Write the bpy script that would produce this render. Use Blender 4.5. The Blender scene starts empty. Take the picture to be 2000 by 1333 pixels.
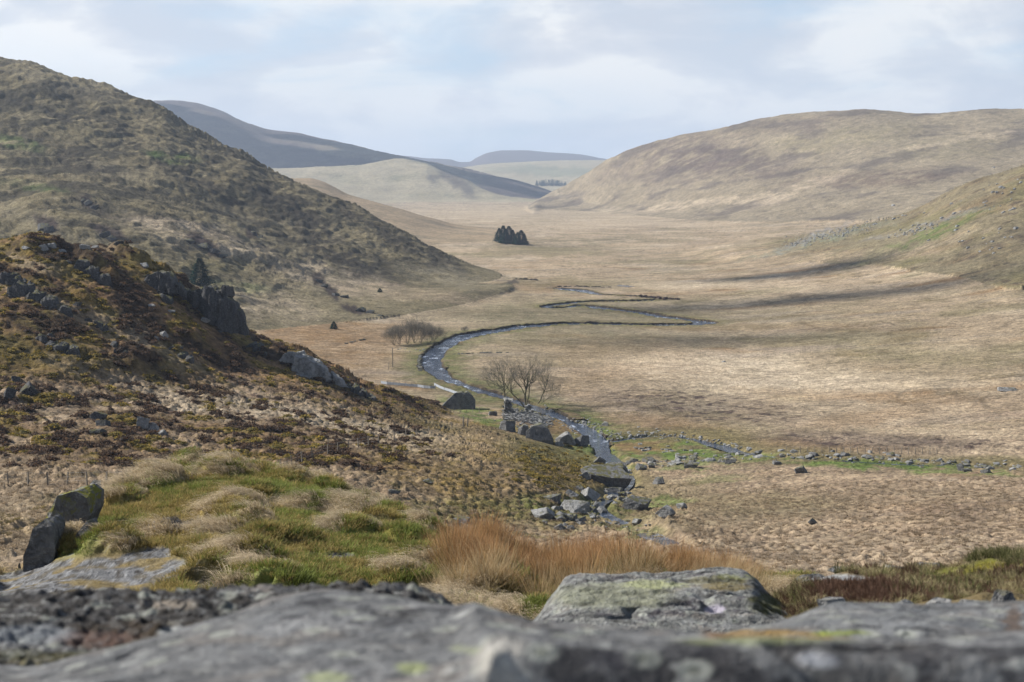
import bpy, math, random
import numpy as np
from mathutils import Vector

# ------------------------------------------------------------------ camera, world, sun, exposure
scene = bpy.context.scene
COL = scene.collection
R = math.radians
F = 50.0 / 36.0 * 2000.0                       # focal length in photo pixels
HORIZON = 355.0
PITCH = math.atan((666.5 - HORIZON) / F)
CP, SP = math.cos(PITCH), math.sin(PITCH)

cam_data = bpy.data.cameras.new('camera')
cam_data.lens = 50; cam_data.sensor_width = 36; cam_data.clip_start = 0.1; cam_data.clip_end = 40000
cam_data.dof.use_dof = True; cam_data.dof.focus_distance = 60.0; cam_data.dof.aperture_fstop = 5.6
cam = bpy.data.objects.new('camera', cam_data); COL.objects.link(cam)
cam.location = (0, 0, 0); cam.rotation_euler = (R(90) - PITCH, 0, 0)
scene.camera = cam

SUN_AZ = R(-76)      # measured from the view direction (+Y), negative = to the left
SUN_EL = R(37)
sd = bpy.data.lights.new('sun', 'SUN'); sd.energy = 5.0; sd.angle = R(0.55); sd.color = (1.0, 0.945, 0.86)
sun = bpy.data.objects.new('sun', sd); COL.objects.link(sun)
to_sun = Vector((math.sin(SUN_AZ) * math.cos(SUN_EL), math.cos(SUN_AZ) * math.cos(SUN_EL), math.sin(SUN_EL)))
sun.rotation_euler = to_sun.to_track_quat('Z', 'Y').to_euler(); sun.location = to_sun * 300

scene.view_settings.view_transform = 'Standard'; scene.view_settings.look = 'None'
scene.view_settings.exposure = 0.80; scene.view_settings.gamma = 1.0; scene.view_settings.use_curve_mapping = False
scene.cycles.max_bounces = 6; scene.cycles.diffuse_bounces = 2; scene.cycles.glossy_bounces = 2
scene.cycles.volume_bounces = 0; scene.cycles.transparent_max_bounces = 6
scene.cycles.use_denoising = True

class NT:
    """small helper for node trees"""
    def __init__(s, tree): s.t = tree; s.n = tree.nodes; s.l = tree.links
    def new(s, typ, ins=None, **props):
        nd = s.n.new(typ)
        for k, v in props.items(): setattr(nd, k, v)
        for k, v in (ins or {}).items():
            if hasattr(v, 'node'): s.l.new(v, nd.inputs[k])
            else: nd.inputs[k].default_value = v
        return nd
    def math(s, op, a, b=0.0, c=0.0, clamp=False):
        return s.new('ShaderNodeMath', {0: a, 1: b, 2: c}, operation=op, use_clamp=clamp).outputs[0]
    def noise(s, vec, scale, detail=4, rough=0.55, dist=0.0, out=0):
        return s.new('ShaderNodeTexNoise', {'Vector': vec, 'Scale': scale, 'Detail': detail, 'Roughness': rough, 'Distortion': dist}).outputs[out]
    def ramp(s, fac, stops):
        nd = s.new('ShaderNodeValToRGB', {0: fac}); e = nd.color_ramp.elements
        for i, (p, c) in enumerate(stops):
            el = e[i] if i < 2 else e.new(p)
            el.position = p; el.color = (c if isinstance(c, tuple) else (c, c, c)) + (1,)
        return nd.outputs[0]
    def mix(s, fac, a, b, mode='MIX'):
        nd = s.new('ShaderNodeMix', data_type='RGBA', blend_type=mode)
        for k, v in ((0, fac), (6, a), (7, b)):
            if hasattr(v, 'node'): s.l.new(v, nd.inputs[k])
            else: nd.inputs[k].default_value = (v if k == 0 else (tuple(v) + (1,))[:4])
        return nd.outputs[2]
    def mapping(s, vec, scale=(1, 1, 1), rot=(0, 0, 0), loc=(0, 0, 0)):
        return s.new('ShaderNodeMapping', {'Vector': vec, 'Scale': scale, 'Rotation': rot, 'Location': loc}).outputs[0]

world = bpy.data.worlds.new('World'); scene.world = world; world.use_nodes = True
w = NT(world.node_tree); w.n.clear()
sky = w.new('ShaderNodeTexSky', sky_type='NISHITA', sun_disc=False, sun_elevation=SUN_EL, sun_rotation=SUN_AZ,
            altitude=400, air_density=1.0, dust_density=0.6, ozone_density=1.2)
tc = w.new('ShaderNodeTexCoord').outputs['Generated']
sep = w.new('ShaderNodeSeparateXYZ', {0: tc})
zz = w.math('ADD', w.math('MAXIMUM', sep.outputs[2], 0.0), 0.10)
pl = w.new('ShaderNodeCombineXYZ', {0: w.math('DIVIDE', sep.outputs[0], zz), 1: w.math('DIVIDE', sep.outputs[1], zz), 2: 0.0}).outputs[0]
c1 = w.noise(w.mapping(tc, (1.0, 1.0, 3.4), loc=(0.35, 0.2, 0.1)), 4.6, 7, 0.55, 0.35)
c2 = w.noise(w.mapping(tc, (1.0, 1.0, 3.0), loc=(1.35, 0.7, 0.3)), 7.5, 7, 0.56, 0.3)
# cover: closed bank low down, breaking up overhead
cover = w.math('ADD', c1, w.math('MULTIPLY', zz, -0.36))
fac = w.ramp(cover, [(0.24, 0.2), (0.36, 0.85), (0.5, 1.0)])
cloud = w.ramp(c2, [(0.40, (5.9, 6.4, 7.2)), (0.5, (7.0, 7.3, 7.8)), (0.57, (8.7, 8.8, 8.8))])
low = w.ramp(sep.outputs[2], [(0.0, 1.0), (0.10, 0.0)])
cloud = w.mix(w.math('MULTIPLY', low, 0.6), cloud, (6.8, 7.5, 8.4))
hi = w.ramp(sep.outputs[2], [(0.10, 0.6), (0.35, 0.0)])
skycol = w.mix(hi, sky.outputs[0], (5.0, 7.0, 9.4))
fac = w.math('MULTIPLY', fac, w.ramp(sep.outputs[2], [(0.13, 1.0), (0.42, 0.28)]))
bg = w.new('ShaderNodeBackground', {'Color': w.mix(fac, skycol, cloud), 'Strength': 0.063})
w.l.new(bg.outputs[0], w.new('ShaderNodeOutputWorld').inputs[0])

# ------------------------------------------------------------------ numeric helpers
_K1, _K2 = np.uint32(374761393), np.uint32(668265263)
def _mixh(h):
    h = (h ^ (h >> np.uint32(13))) * np.uint32(1274126177)
    h = (h ^ (h >> np.uint32(16))) * np.uint32(2246822519)
    return h ^ (h >> np.uint32(15))
def _hash(ix, iy, seed):
    return _mixh(ix.astype(np.int64).astype(np.uint32) * _K1 + iy.astype(np.int64).astype(np.uint32) * _K2 + np.uint32((seed * 2654435761) & 0xFFFFFFFF))
_ga = np.arange(256) * (6.283185307 / 256); _GC = np.cos(_ga).astype(np.float32); _GS = np.sin(_ga).astype(np.float32)

def vnoise(x, y, seed=0):
    """gradient noise, about -1..1"""
    x0 = np.floor(x); y0 = np.floor(y); fx = (x - x0).astype(np.float32); fy = (y - y0).astype(np.float32)
    hx0 = x0.astype(np.int64).astype(np.uint32) * _K1 + np.uint32((seed * 2654435761) & 0xFFFFFFFF); hx1 = hx0 + _K1
    hy0 = y0.astype(np.int64).astype(np.uint32) * _K2; hy1 = hy0 + _K2
    u = fx * fx * fx * (fx * (fx * 6 - 15) + 10); v = fy * fy * fy * (fy * (fy * 6 - 15) + 10)
    def g(h, dx, dy):
        a = (_mixh(h) >> np.uint32(7)) & np.uint32(255)
        return _GC[a] * (fx - dx) + _GS[a] * (fy - dy)
    n0 = g(hx0 + hy0, 0, 0); n1 = g(hx1 + hy0, 1, 0); n2 = g(hx0 + hy1, 0, 1); n3 = g(hx1 + hy1, 1, 1)
    a = n0 + u * (n1 - n0); b = n2 + u * (n3 - n2)
    return (a + v * (b - a)) * 1.5

def fbm(x, y, wl, octs=4, seed=0, gain=0.5):
    x = np.asarray(x, float); y = np.asarray(y, float)
    s = 0.0; amp = 1.0; tot = 0.0; f = 1.0 / wl
    for o in range(octs):
        s = s + amp * vnoise(x * f + 17.3 * o, y * f - 9.1 * o, seed + o); tot += amp; amp *= gain; f *= 2.03
    return s / tot

def cells(x, y, wl, seed=0, jitter=0.85):
    """distance to nearest and id of nearest cell point"""
    X = x / wl; Y = y / wl; x0 = np.floor(X); y0 = np.floor(Y)
    best = np.full(np.shape(X), 9.0); bid = np.zeros(np.shape(X)); second = np.full(np.shape(X), 9.0)
    for dx in (-1, 0, 1):
        for dy in (-1, 0, 1):
            h = _hash(x0 + dx, y0 + dy, seed)
            jx = (h & 0xFFFF) / 65535.0; jy = (h >> 16) / 65535.0
            d = np.hypot(x0 + dx + 0.5 + (jx - 0.5) * jitter - X, y0 + dy + 0.5 + (jy - 0.5) * jitter - Y)
            m = d < best
            second = np.where(m, best, np.minimum(second, d))
            bid = np.where(m, (h % 997) / 997.0, bid); best = np.where(m, d, best)
    return best, bid, second

def sstep(a, b, x):
    t = np.clip((x - a) / (b - a), 0, 1); return t * t * (3 - 2 * t)

def pchip(xs, ys, x):
    """xs, ys: [K, N] knots per column (increasing down K), x: [M, N] or [1, N]; monotone cubic"""
    h = np.diff(xs, axis=0); h = np.maximum(h, 1e-6); d = np.diff(ys, axis=0) / h
    m = np.zeros_like(ys)
    if len(xs) > 2:
        w1 = 2 * h[1:] + h[:-1]; w2 = h[1:] + 2 * h[:-1]
        same = d[:-1] * d[1:] > 0
        with np.errstate(divide='ignore', invalid='ignore'):
            hm = (w1 + w2) / (w1 / d[:-1] + w2 / d[1:])
        m[1:-1] = np.where(same, hm, 0.0)
    m[0] = d[0]; m[-1] = d[-1]
    out = np.broadcast_to(ys[0], x.shape).copy()
    for k in range(len(xs) - 1):
        t = (x - xs[k]) / h[k]
        sel = (t > 0)
        t = np.clip(t, 0, 1)
        v = ((1 + 2 * t) * (1 - t) ** 2 * ys[k] + t * (1 - t) ** 2 * h[k] * m[k] + t * t * (3 - 2 * t) * ys[k + 1] + t * t * (t - 1) * h[k] * m[k + 1])
        out = np.where(sel, v, out)
    return out

def ray(px, py):
    """photo pixel -> (x/y, z/y) slopes"""
    X = (px - 1000.0) / F; Yu = (666.5 - py) / F
    yw = CP + Yu * SP; zw = -SP + Yu * CP
    return X / yw, zw / yw

def project(x, y, z):
    """world -> photo pixel"""
    cy = y * CP - z * SP; cz = y * SP + z * CP
    return 1000.0 + F * x / cy, 666.5 - F * cz / cy

class Sheet:
    """a landform given by lines running across the view, near to far; each line = [(px, py or ('z', z), Y), ...]"""
    def __init__(self, lines, below=-400.0, out=None):
        self.lines = []
        for ln in lines:
            U = []; YY = []; Z = []
            for px, py, Y in ln:
                if isinstance(py, tuple): u = (px - 1000.0) / F; z = py[1]
                else:
                    u, v = ray(px, py); z = v * Y
                U.append(u); YY.append(Y); Z.append(z)
            self.lines.append((np.array(U), np.array(YY, float), np.array(Z)))
    def __call__(self, u, Y, ends=True):
        shp = Y.shape; u = np.broadcast_to(u, (shp[-1],))
        Ks = []; Zs = []
        for U, YY, Z in self.lines:
            if len(U) > 2:
                Ks.append(pchip(U[:, None], YY[:, None], u[:, None])[:, 0]); Zs.append(pchip(U[:, None], Z[:, None], u[:, None])[:, 0])
            else:
                Ks.append(np.interp(u, U, YY)); Zs.append(np.interp(u, U, Z))
        Ks = np.array(Ks); Zs = np.array(Zs)
        return pchip(Ks, Zs, Y)
# ------------------------------------------------------------------ the landforms
Z = lambda z: ('z', z)
VALLEY = Sheet([
    [(-700, Z(-9), 25), (0, Z(-9), 25), (1000, Z(-9), 25), (2700, Z(-9), 25)],
    [(-700, 1060, 84), (0, 1075, 90), (600, 1090, 97), (1000, 1110, 104), (1600, 1150, 104), (2000, 1150, 98), (2700, 1120, 92)],
    [(-700, 950, 112), (0, 950, 120), (400, 935, 128), (800, 985, 132), (1100, 1040, 138), (1400, 1030, 142), (2000, 1010, 136), (2700, 980, 130)],
    [(-700, 850, 140), (0, 865, 147), (400, 880, 152), (700, 872, 168), (1000, 922, 172), (1150, 975, 180), (1250, 990, 184), (1400, 960, 190), (1600, 935, 196), (2000, 925, 198), (2700, 900, 190)],
    [(-700, 700, 168), (0, 735, 176), (300, 780, 184), (600, 805, 198), (850, 850, 214), (1000, 866, 230), (1120, 895, 236), (1200, 900, 240), (1320, 890, 244), (1600, 890, 232), (2000, 900, 222), (2700, 880, 210)],
    [(-700, 400, 232), (0, 490, 235), (80, 474, 238), (150, 478, 242), (230, 492, 246), (300, 515, 250), (380, 568, 254), (440, 620, 258), (500, 655, 262), (560, 672, 264), (640, 706, 268), (700, 742, 270), (780, 772, 272), (850, 803, 274), (1000, 812, 288), (1200, 815, 298), (1500, 815, 292), (2000, 800, 290), (2700, 760, 285)],
    [(-700, Z(-20), 320), (0, Z(-36), 320), (400, Z(-44), 320), (600, Z(-48), 320), (850, Z(-49.5), 320), (1400, Z(-50), 330), (1700, Z(-48.5), 340), (2000, Z(-46), 345), (2700, Z(-38), 345)],
    [(-700, Z(-40), 420), (0, Z(-43), 420), (400, Z(-47), 420), (600, Z(-49), 420), (850, Z(-50), 420), (1400, Z(-50), 430), (1700, Z(-47), 430), (2000, Z(-43), 430), (2700, Z(-30), 430)],
    [(-700, Z(-50), 700), (600, Z(-50), 700), (1100, Z(-50), 700), (1350, Z(-49), 700), (1600, Z(-44), 700), (2000, Z(-35), 700), (2700, Z(-10), 700)],
    [(-700, Z(-50), 1300), (900, Z(-50), 1300), (1300, Z(-50), 1300), (1600, Z(-44), 1300), (2000, Z(-32), 1300), (2700, Z(-10), 1300)],
    [(-700, Z(-50), 3600), (1000, Z(-50), 3600), (2700, Z(-40), 3600)],
    [(-700, Z(-60), 14000), (1000, Z(-60), 14000), (2700, Z(-60), 14000)],
])
LEFT = Sheet([
    [(-700, Z(-70), 300), (0, Z(-62), 330), (600, Z(-62), 380), (900, Z(-62), 500), (1010, Z(-62), 620), (1100, Z(-90), 700), (2700, Z(-200), 700)],
    [(-700, 560, 430), (0, 590, 440), (300, 600, 455), (400, 606, 470), (500, 606, 490), (600, 600, 520), (750, 590, 560), (880, 575, 600), (990, 561, 650), (1060, Z(-70), 700), (1300, Z(-200), 700), (2700, Z(-300), 700)],
    [(-700, 440, 560), (0, 470, 560), (130, 440, 570), (250, 436, 590), (400, 470, 605), (500, 505, 615), (600, 535, 630), (700, 553, 645), (850, 558, 680), (985, 553, 712), (1060, Z(-75), 740), (1300, Z(-200), 740), (2700, Z(-300), 740)],
    [(-700, 260, 760), (0, 300, 760), (250, 335, 750), (500, 420, 740), (700, 488, 728), (850, 526, 722), (985, 549, 730), (1060, Z(-78), 770), (1300, Z(-200), 770), (2700, Z(-300), 770)],
    [(-700, 60, 1020), (-300, 80, 980), (-60, 105, 955), (0, 115, 950), (75, 124, 948), (150, 152, 940), (200, 165, 932), (250, 186, 920), (320, 212, 905), (350, 236, 900), (430, 283, 885), (480, 306, 878), (530, 334, 870), (600, 362, 850), (650, 386, 840), (700, 406, 825), (750, 434, 810), (800, 466, 790), (850, 494, 775), (900, 517, 760), (990, 548, 740), (1060, Z(-80), 780), (1300, Z(-200), 780), (2700, Z(-300), 780)],
    [(-700, Z(-20), 1900), (0, Z(-30), 1500), (500, Z(-62), 1250), (800, Z(-62), 1080), (1000, Z(-70), 950), (1100, Z(-120), 950), (2700, Z(-300), 950)],
    [(-700, Z(-80), 2600), (2700, Z(-300), 2600)],
])
SPUR = Sheet([
    [(-700, Z(-60), 900), (1000, Z(-60), 900), (1120, Z(-80), 900), (2700, Z(-300), 900)],
    [(-700, Z(-30), 1500), (600, 350, 1650), (690, 382, 1560), (740, 396, 1520), (790, 411, 1480), (820, 421, 1455), (850, 429, 1440), (890, 441, 1400), (940, 450, 1350), (1000, 464, 1270), (1050, 477, 1200), (1100, Z(-62), 1180), (1300, Z(-200), 1180), (2700, Z(-300), 1180)],
    [(-700, Z(-70), 2100), (1000, Z(-66), 1800), (1200, Z(-200), 1500), (2700, Z(-300), 1500)],
])
FARLEFT = Sheet([   # sunlit lower spurs of the far left hill
    [(-700, Z(-60), 2900), (1000, Z(-60), 2900), (1100, Z(-80), 3000), (2700, Z(-300), 3000)],
    [(-700, 392, 3300), (600, 392, 3350), (900, 394, 3400), (1000, 393, 3450), (1060, 392, 3500), (1130, Z(-70), 3500), (2700, Z(-300), 3500)],
    [(-700, 300, 3900), (500, 330, 3800), (700, 325, 3850), (780, 312, 3950), (830, 318, 3900), (870, 336, 3850), (910, 352, 3750), (945, 372, 3650), (990, 386, 3560), (1040, 391, 3550), (1130, Z(-72), 3550), (2700, Z(-300), 3550)],
    [(-700, Z(-20), 4500), (700, Z(-20), 4500), (1000, Z(-60), 4200), (1100, Z(-90), 4200), (2700, Z(-300), 4200)],
])
DARKHILL = Sheet([
    [(-700, Z(-60), 3600), (1000, Z(-60), 3700), (1200, Z(-80), 3700), (2700, Z(-300), 3700)],
    [(-700, 380, 3900), (560, 360, 3950), (700, 345, 4000), (800, 335, 4050), (900, 352, 4000), (1000, 375, 4050), (1080, 389, 4100), (1150, Z(-70), 4100), (2700, Z(-300), 4100)],
    [(-700, 215, 5000), (0, 215, 5000), (250, 203, 4900), (325, 200, 4850), (370, 203, 4820), (415, 211, 4800), (440, 219, 4790), (460, 230, 4780), (500, 248, 4760), (530, 257, 4750), (570, 261, 4730), (640, 275, 4700), (700, 287, 4680), (770, 303, 4650), (820, 313, 4600), (870, 323, 4600), (930, 336, 4600), (1000, 352, 4500), (1060, 369, 4450), (1100, 384, 4400), (1150, Z(-62), 4400), (1300, Z(-120), 4400), (2700, Z(-300), 4400)],
    [(-700, Z(-60), 5600), (1100, Z(-60), 5400), (2700, Z(-300), 5400)],
])
MOOR = Sheet([
    [(-700, Z(-70), 4700), (1000, Z(-60), 4700), (2700, Z(-60), 4700)],
    [(-700, 365, 5300), (900, 362, 5300), (1050, 366, 5200), (1110, 362, 5200), (1300, 350, 5300), (2700, 350, 5300)],
    [(-700, 340, 6500), (800, 338, 6500), (900, 329, 6500), (960, 321, 6500), (1020, 317, 6500), (1100, 314, 6500), (1190, 314, 6500), (1300, 316, 6500), (2700, 330, 6500)],
    [(-700, Z(-60), 8000), (2700, Z(-60), 8000)],
])
BLUEHILL = Sheet([
    [(-700, Z(-60), 8000), (2700, Z(-60), 8000)],
    [(-700, 310, 9500), (600, 310, 9500), (740, 306, 9500), (790, 305, 9500), (830, 309, 9500), (880, 312, 9500), (900, 317, 9500), (915, 317, 9500), (930, 309, 9500), (955, 298, 9500), (985, 294, 9500), (1020, 294, 9500), (1070, 298, 9500), (1130, 302, 9500), (1190, 312, 9500), (1260, 318, 9500), (2700, 330, 9500)],
    [(-700, Z(-60), 11500), (2700, Z(-60), 11500)],
])
RIGHT = Sheet([
    [(-700, Z(-300), 1000), (900, Z(-200), 1200), (1020, Z(-80), 1700), (1200, Z(-70), 1500), (1500, Z(-70), 1200), (2000, Z(-60), 950), (2700, Z(-40), 900)],
    [(-700, Z(-300), 2500), (900, Z(-150), 2700), (1010, Z(-66), 2700), (1055, 395, 2700), (1120, 396, 2600), (1200, 404, 2300), (1400, 414, 1850), (1600, 420, 1580), (1800, 420, 1400), (2000, 410, 1300), (2700, 360, 1200)],
    [(-700, Z(-300), 2900), (900, Z(-150), 2800), (1010, Z(-66), 2800), (1055, 391, 2780), (1100, 379, 2720), (1200, 352, 2450), (1400, 335, 2120), (1600, 322, 1900), (1800, 325, 1720), (2000, 318, 1640), (2700, 260, 1500)],
    [(-700, Z(-300), 2900), (900, Z(-150), 2900), (1010, Z(-66), 2880), (1055, 388, 2860), (1100, 364, 2780), (1150, 336, 2700), (1195, 310, 2600), (1240, 289, 2520), (1290, 273, 2450), (1340, 261, 2400), (1400, 250, 2340), (1450, 240, 2300), (1500, 231, 2260), (1560, 224, 2220), (1620, 217, 2180), (1680, 213, 2150), (1730, 215, 2120), (1800, 219, 2090), (1860, 218, 2060), (1950, 212, 2030), (2050, 210, 2000), (2700, 200, 1900)],
    [(-700, Z(-300), 3600), (1000, Z(-90), 3500), (1400, Z(20), 3300), (2000, Z(20), 3200), (2700, Z(20), 3000)],
    [(-700, Z(-300), 5000), (1000, Z(-200), 5000), (2700, Z(-60), 5000)],
])
NEARRIGHT = Sheet([
    [(-700, Z(-300), 500), (1250, Z(-120), 700), (1400, Z(-62), 760), (1600, Z(-56), 620), (1800, Z(-52), 520), (2000, Z(-48), 420), (2700, Z(-40), 330)],
    [(-700, Z(-300), 860), (1250, Z(-120), 900), (1330, Z(-58), 900), (1400, Z(-53), 860), (1500, Z(-50), 780), (1600, Z(-47.5), 700), (1700, Z(-46), 640), (1850, Z(-42), 580), (2000, Z(-38), 530), (2700, 590, 450)],
    [(-700, Z(-300), 940), (1250, Z(-120), 980), (1330, Z(-54), 985), (1400, 488, 960), (1500, 477, 940), (1580, 466, 920), (1650, 452, 900), (1710, 438, 885), (1760, 422, 870), (1810, 399, 860), (1860, 372, 850), (1910, 351, 845), (1955, 338, 840), (2000, 322, 832), (2200, 260, 820), (2700, 120, 800)],
    [(-700, Z(-300), 1400), (1250, Z(-130), 1300), (1400, Z(-60), 1250), (1600, Z(-46), 1250), (2000, Z(-20), 1250), (2700, Z(60), 1300)],
    [(-700, Z(-300), 1900), (2700, Z(-120), 1900)],
])
SHEETS = [VALLEY, LEFT, SPUR, FARLEFT, DARKHILL, MOOR, BLUEHILL, RIGHT, NEARRIGHT]

# ------------------------------------------------------------------ water courses (lines on the valley floor)
def floor_pts(pts):
    """(px, py, width m) -> x, y on the smooth valley floor"""
    out = []
    Ys = np.exp(np.linspace(math.log(60), math.log(2500), 3000))
    for px, py, wd in pts:
        u, v = ray(px, py)
        zf = VALLEY(np.array([u]), Ys[:, None])[:, 0]
        below = np.nonzero(zf - v * Ys > 0)[0]
        below = below[Ys[below] > 100]
        Yh = Ys[below[0]] if len(below) else 500.0
        out.append((u * Yh, Yh, wd))
    return out

def smooth_line(P, step=1.5):
    P = np.array(P, float); out = []
    for i in range(len(P) - 1):
        p0 = P[max(i - 1, 0)]; p1 = P[i]; p2 = P[i + 1]; p3 = P[min(i + 2, len(P) - 1)]
        n = max(2, int(np.hypot(*(p2 - p1)[:2]) / step))
        for t in np.linspace(0, 1, n, endpoint=False):
            out.append(0.5 * ((2 * p1) + (-p0 + p2) * t + (2 * p0 - 5 * p1 + 4 * p2 - p3) * t * t + (-p0 + 3 * p1 - 3 * p2 + p3) * t ** 3))
    out.append(P[-1]); return np.array(out)

RIVER_PX = [(1180, 884, 4), (1172, 868, 5), (1163, 853, 5.5), (1148, 842, 5.5), (1125, 828, 5), (1100, 818, 5), (1075, 806, 5), (1048, 796, 4.5), (1010, 784, 4.5), (965, 770, 4.5), (925, 758, 4.5),
            (885, 744, 5), (860, 730, 5.5), (845, 714, 6.5), (843, 700, 6.5), (852, 686, 6.0), (870, 673, 6.0), (895, 661, 6.0), (930, 652, 6.5), (980, 644, 6.5), (1040, 636, 6), (1100, 632, 5), (1180, 632, 4.5),
            (1260, 634, 4.5), (1330, 634, 5), (1372, 632, 5), (1378, 629, 5), (1350, 625, 5), (1300, 619, 4.5), (1240, 609, 4.5), (1180, 602, 5), (1150, 597, 5), (1120, 597, 5), (1090, 601, 4), (1070, 600, 4), (1075, 597, 4), (1110, 592, 4), (1160, 588.5, 4), (1240, 587.5, 4), (1290, 585, 4)]
RIVER = smooth_line(floor_pts(RIVER_PX), 1.0)
_k = np.hanning(13); _k /= _k.sum(); _far = sstep(430, 470, RIVER[:, 1])[:, None]
_sm = np.stack([np.convolve(np.pad(RIVER[:, j], 6, mode='edge'), _k, 'valid') for j in (0, 1)], -1); RIVER[:, :2] = RIVER[:, :2] * (1 - _far) + _sm * _far
_t = np.arange(len(RIVER)) * 1.0
RIVER[:, 2] *= np.interp(RIVER[:, 1], [225, 265, 320, 420, 500], [0.5, 0.62, 0.8, 0.82, 1.5]) * (1 + 0.30 * vnoise(_t / 11.0, _t * 0, 5) + 0.18 * vnoise(_t / 4.0, _t * 0, 6))
POOL = smooth_line(floor_pts([(1085, 563, 6), (1105, 565, 9), (1125, 567, 11), (1145, 570, 7), (1170, 575, 4), (1215, 577, 3), (1260, 580, 3)]))
POOL2 = smooth_line(floor_pts([(1212, 557, 4), (1222, 558.5, 6), (1232, 560, 4)]))
SIDE = smooth_line(floor_pts([(1196, 861, 1.4), (1215, 857, 1.6), (1250, 852, 2.0), (1300, 850, 2.2), (1340, 853, 2.5), (1385, 862, 2.6), (1420, 872, 3.0), (1445, 880, 2.4), (1500, 888, 1.8), (1560, 893, 1.6), (1640, 896, 1.6),
                              (1720, 901, 1.6), (1800, 905, 1.6), (1900, 906, 1.8), (1990, 913, 1.8), (2150, 920, 1.8), (2400, 930, 2)]))
CASCADE = smooth_line(floor_pts([(1180, 884, 3), (1205, 905, 2.5), (1222, 935, 2.2), (1190, 965, 2.2), (1160, 985, 2.2), (1215, 1018, 2.4), (1262, 1034, 2.0), (1320, 1060, 2)]))
DARKBROOK = smooth_line(floor_pts([(1000, 493, 3), (1050, 495, 4), (1120, 495, 4), (1200, 492, 4), (1260, 488, 3)]))
COURSES = [RIVER, POOL, POOL2, SIDE, CASCADE]

def dist_line(x, y, L, far=30.0):
    """distance to line and interpolated width, only near it"""
    d = np.full(x.shape, 1e3); wd = np.ones(x.shape)
    m = (x > L[:, 0].min() - far) & (x < L[:, 0].max() + far) & (y > L[:, 1].min() - far) & (y < L[:, 1].max() + far)
    xs = x[m]; ys = y[m]
    if not len(xs): return d, wd
    dm = np.full(xs.shape, 1e6); wm = np.ones(xs.shape)
    Ls = L[::2] if len(L) > 40 else L
    for a, b in zip(Ls[:-1], Ls[1:]):
        ex, ey = b[0] - a[0], b[1] - a[1]; l2 = ex * ex + ey * ey + 1e-9
        t = np.clip(((xs - a[0]) * ex + (ys - a[1]) * ey) / l2, 0, 1)
        q = (xs - a[0] - t * ex) ** 2 + (ys - a[1] - t * ey) ** 2
        k = q < dm; dm = np.where(k, q, dm); wm = np.where(k, a[2] + t * (b[2] - a[2]), wm)
    d[m] = np.sqrt(dm); wd[m] = wm
    return d, wd

def base_height(x, y):
    """x, y arrays of shape [M, N] or [N]; smooth landforms only"""
    one = x.ndim == 1
    if one: x = x[None]; y = y[None]
    ushared = None
    if x.shape[0] == 1: ushared = (x / y)[0]
    else: ushared = (x[-1] / y[-1])
    hs = [s(ushared, y) for s in SHEETS]
    H = hs[0]; dom = np.zeros(H.shape, int)
    for i, h in enumerate(hs[1:], 1):
        dom = np.where(h > H, i, dom)
        k = (2.5, 6, 8, 10, 10, 10, 8, 7)[i - 1]
        e = np.clip(0.5 + 0.5 * (h - H) / k, 0, 1)
        H = H * (1 - e) + h * e + k * e * (1 - e)
    if one: H = H[0]; dom = dom[0]
    return H, dom

AMP = np.array([0.25, 7.0, 2.5, 6.0, 14.0, 5.0, 6.0, 7.0, 3.0])
WL = np.array([40.0, 90.0, 90.0, 220.0, 400.0, 500.0, 700.0, 240.0, 70.0])

def ridge_mask(px, py, y, n=0.0):
    lim = np.interp(px, [-700, 0, 300, 500, 700, 850, 880, 900], [800, 735, 725, 735, 772, 806, 790, 300])
    return (1 - sstep(-22, 22, py - lim + n)) * sstep(120, 150, y) * (y < 300)

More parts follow.
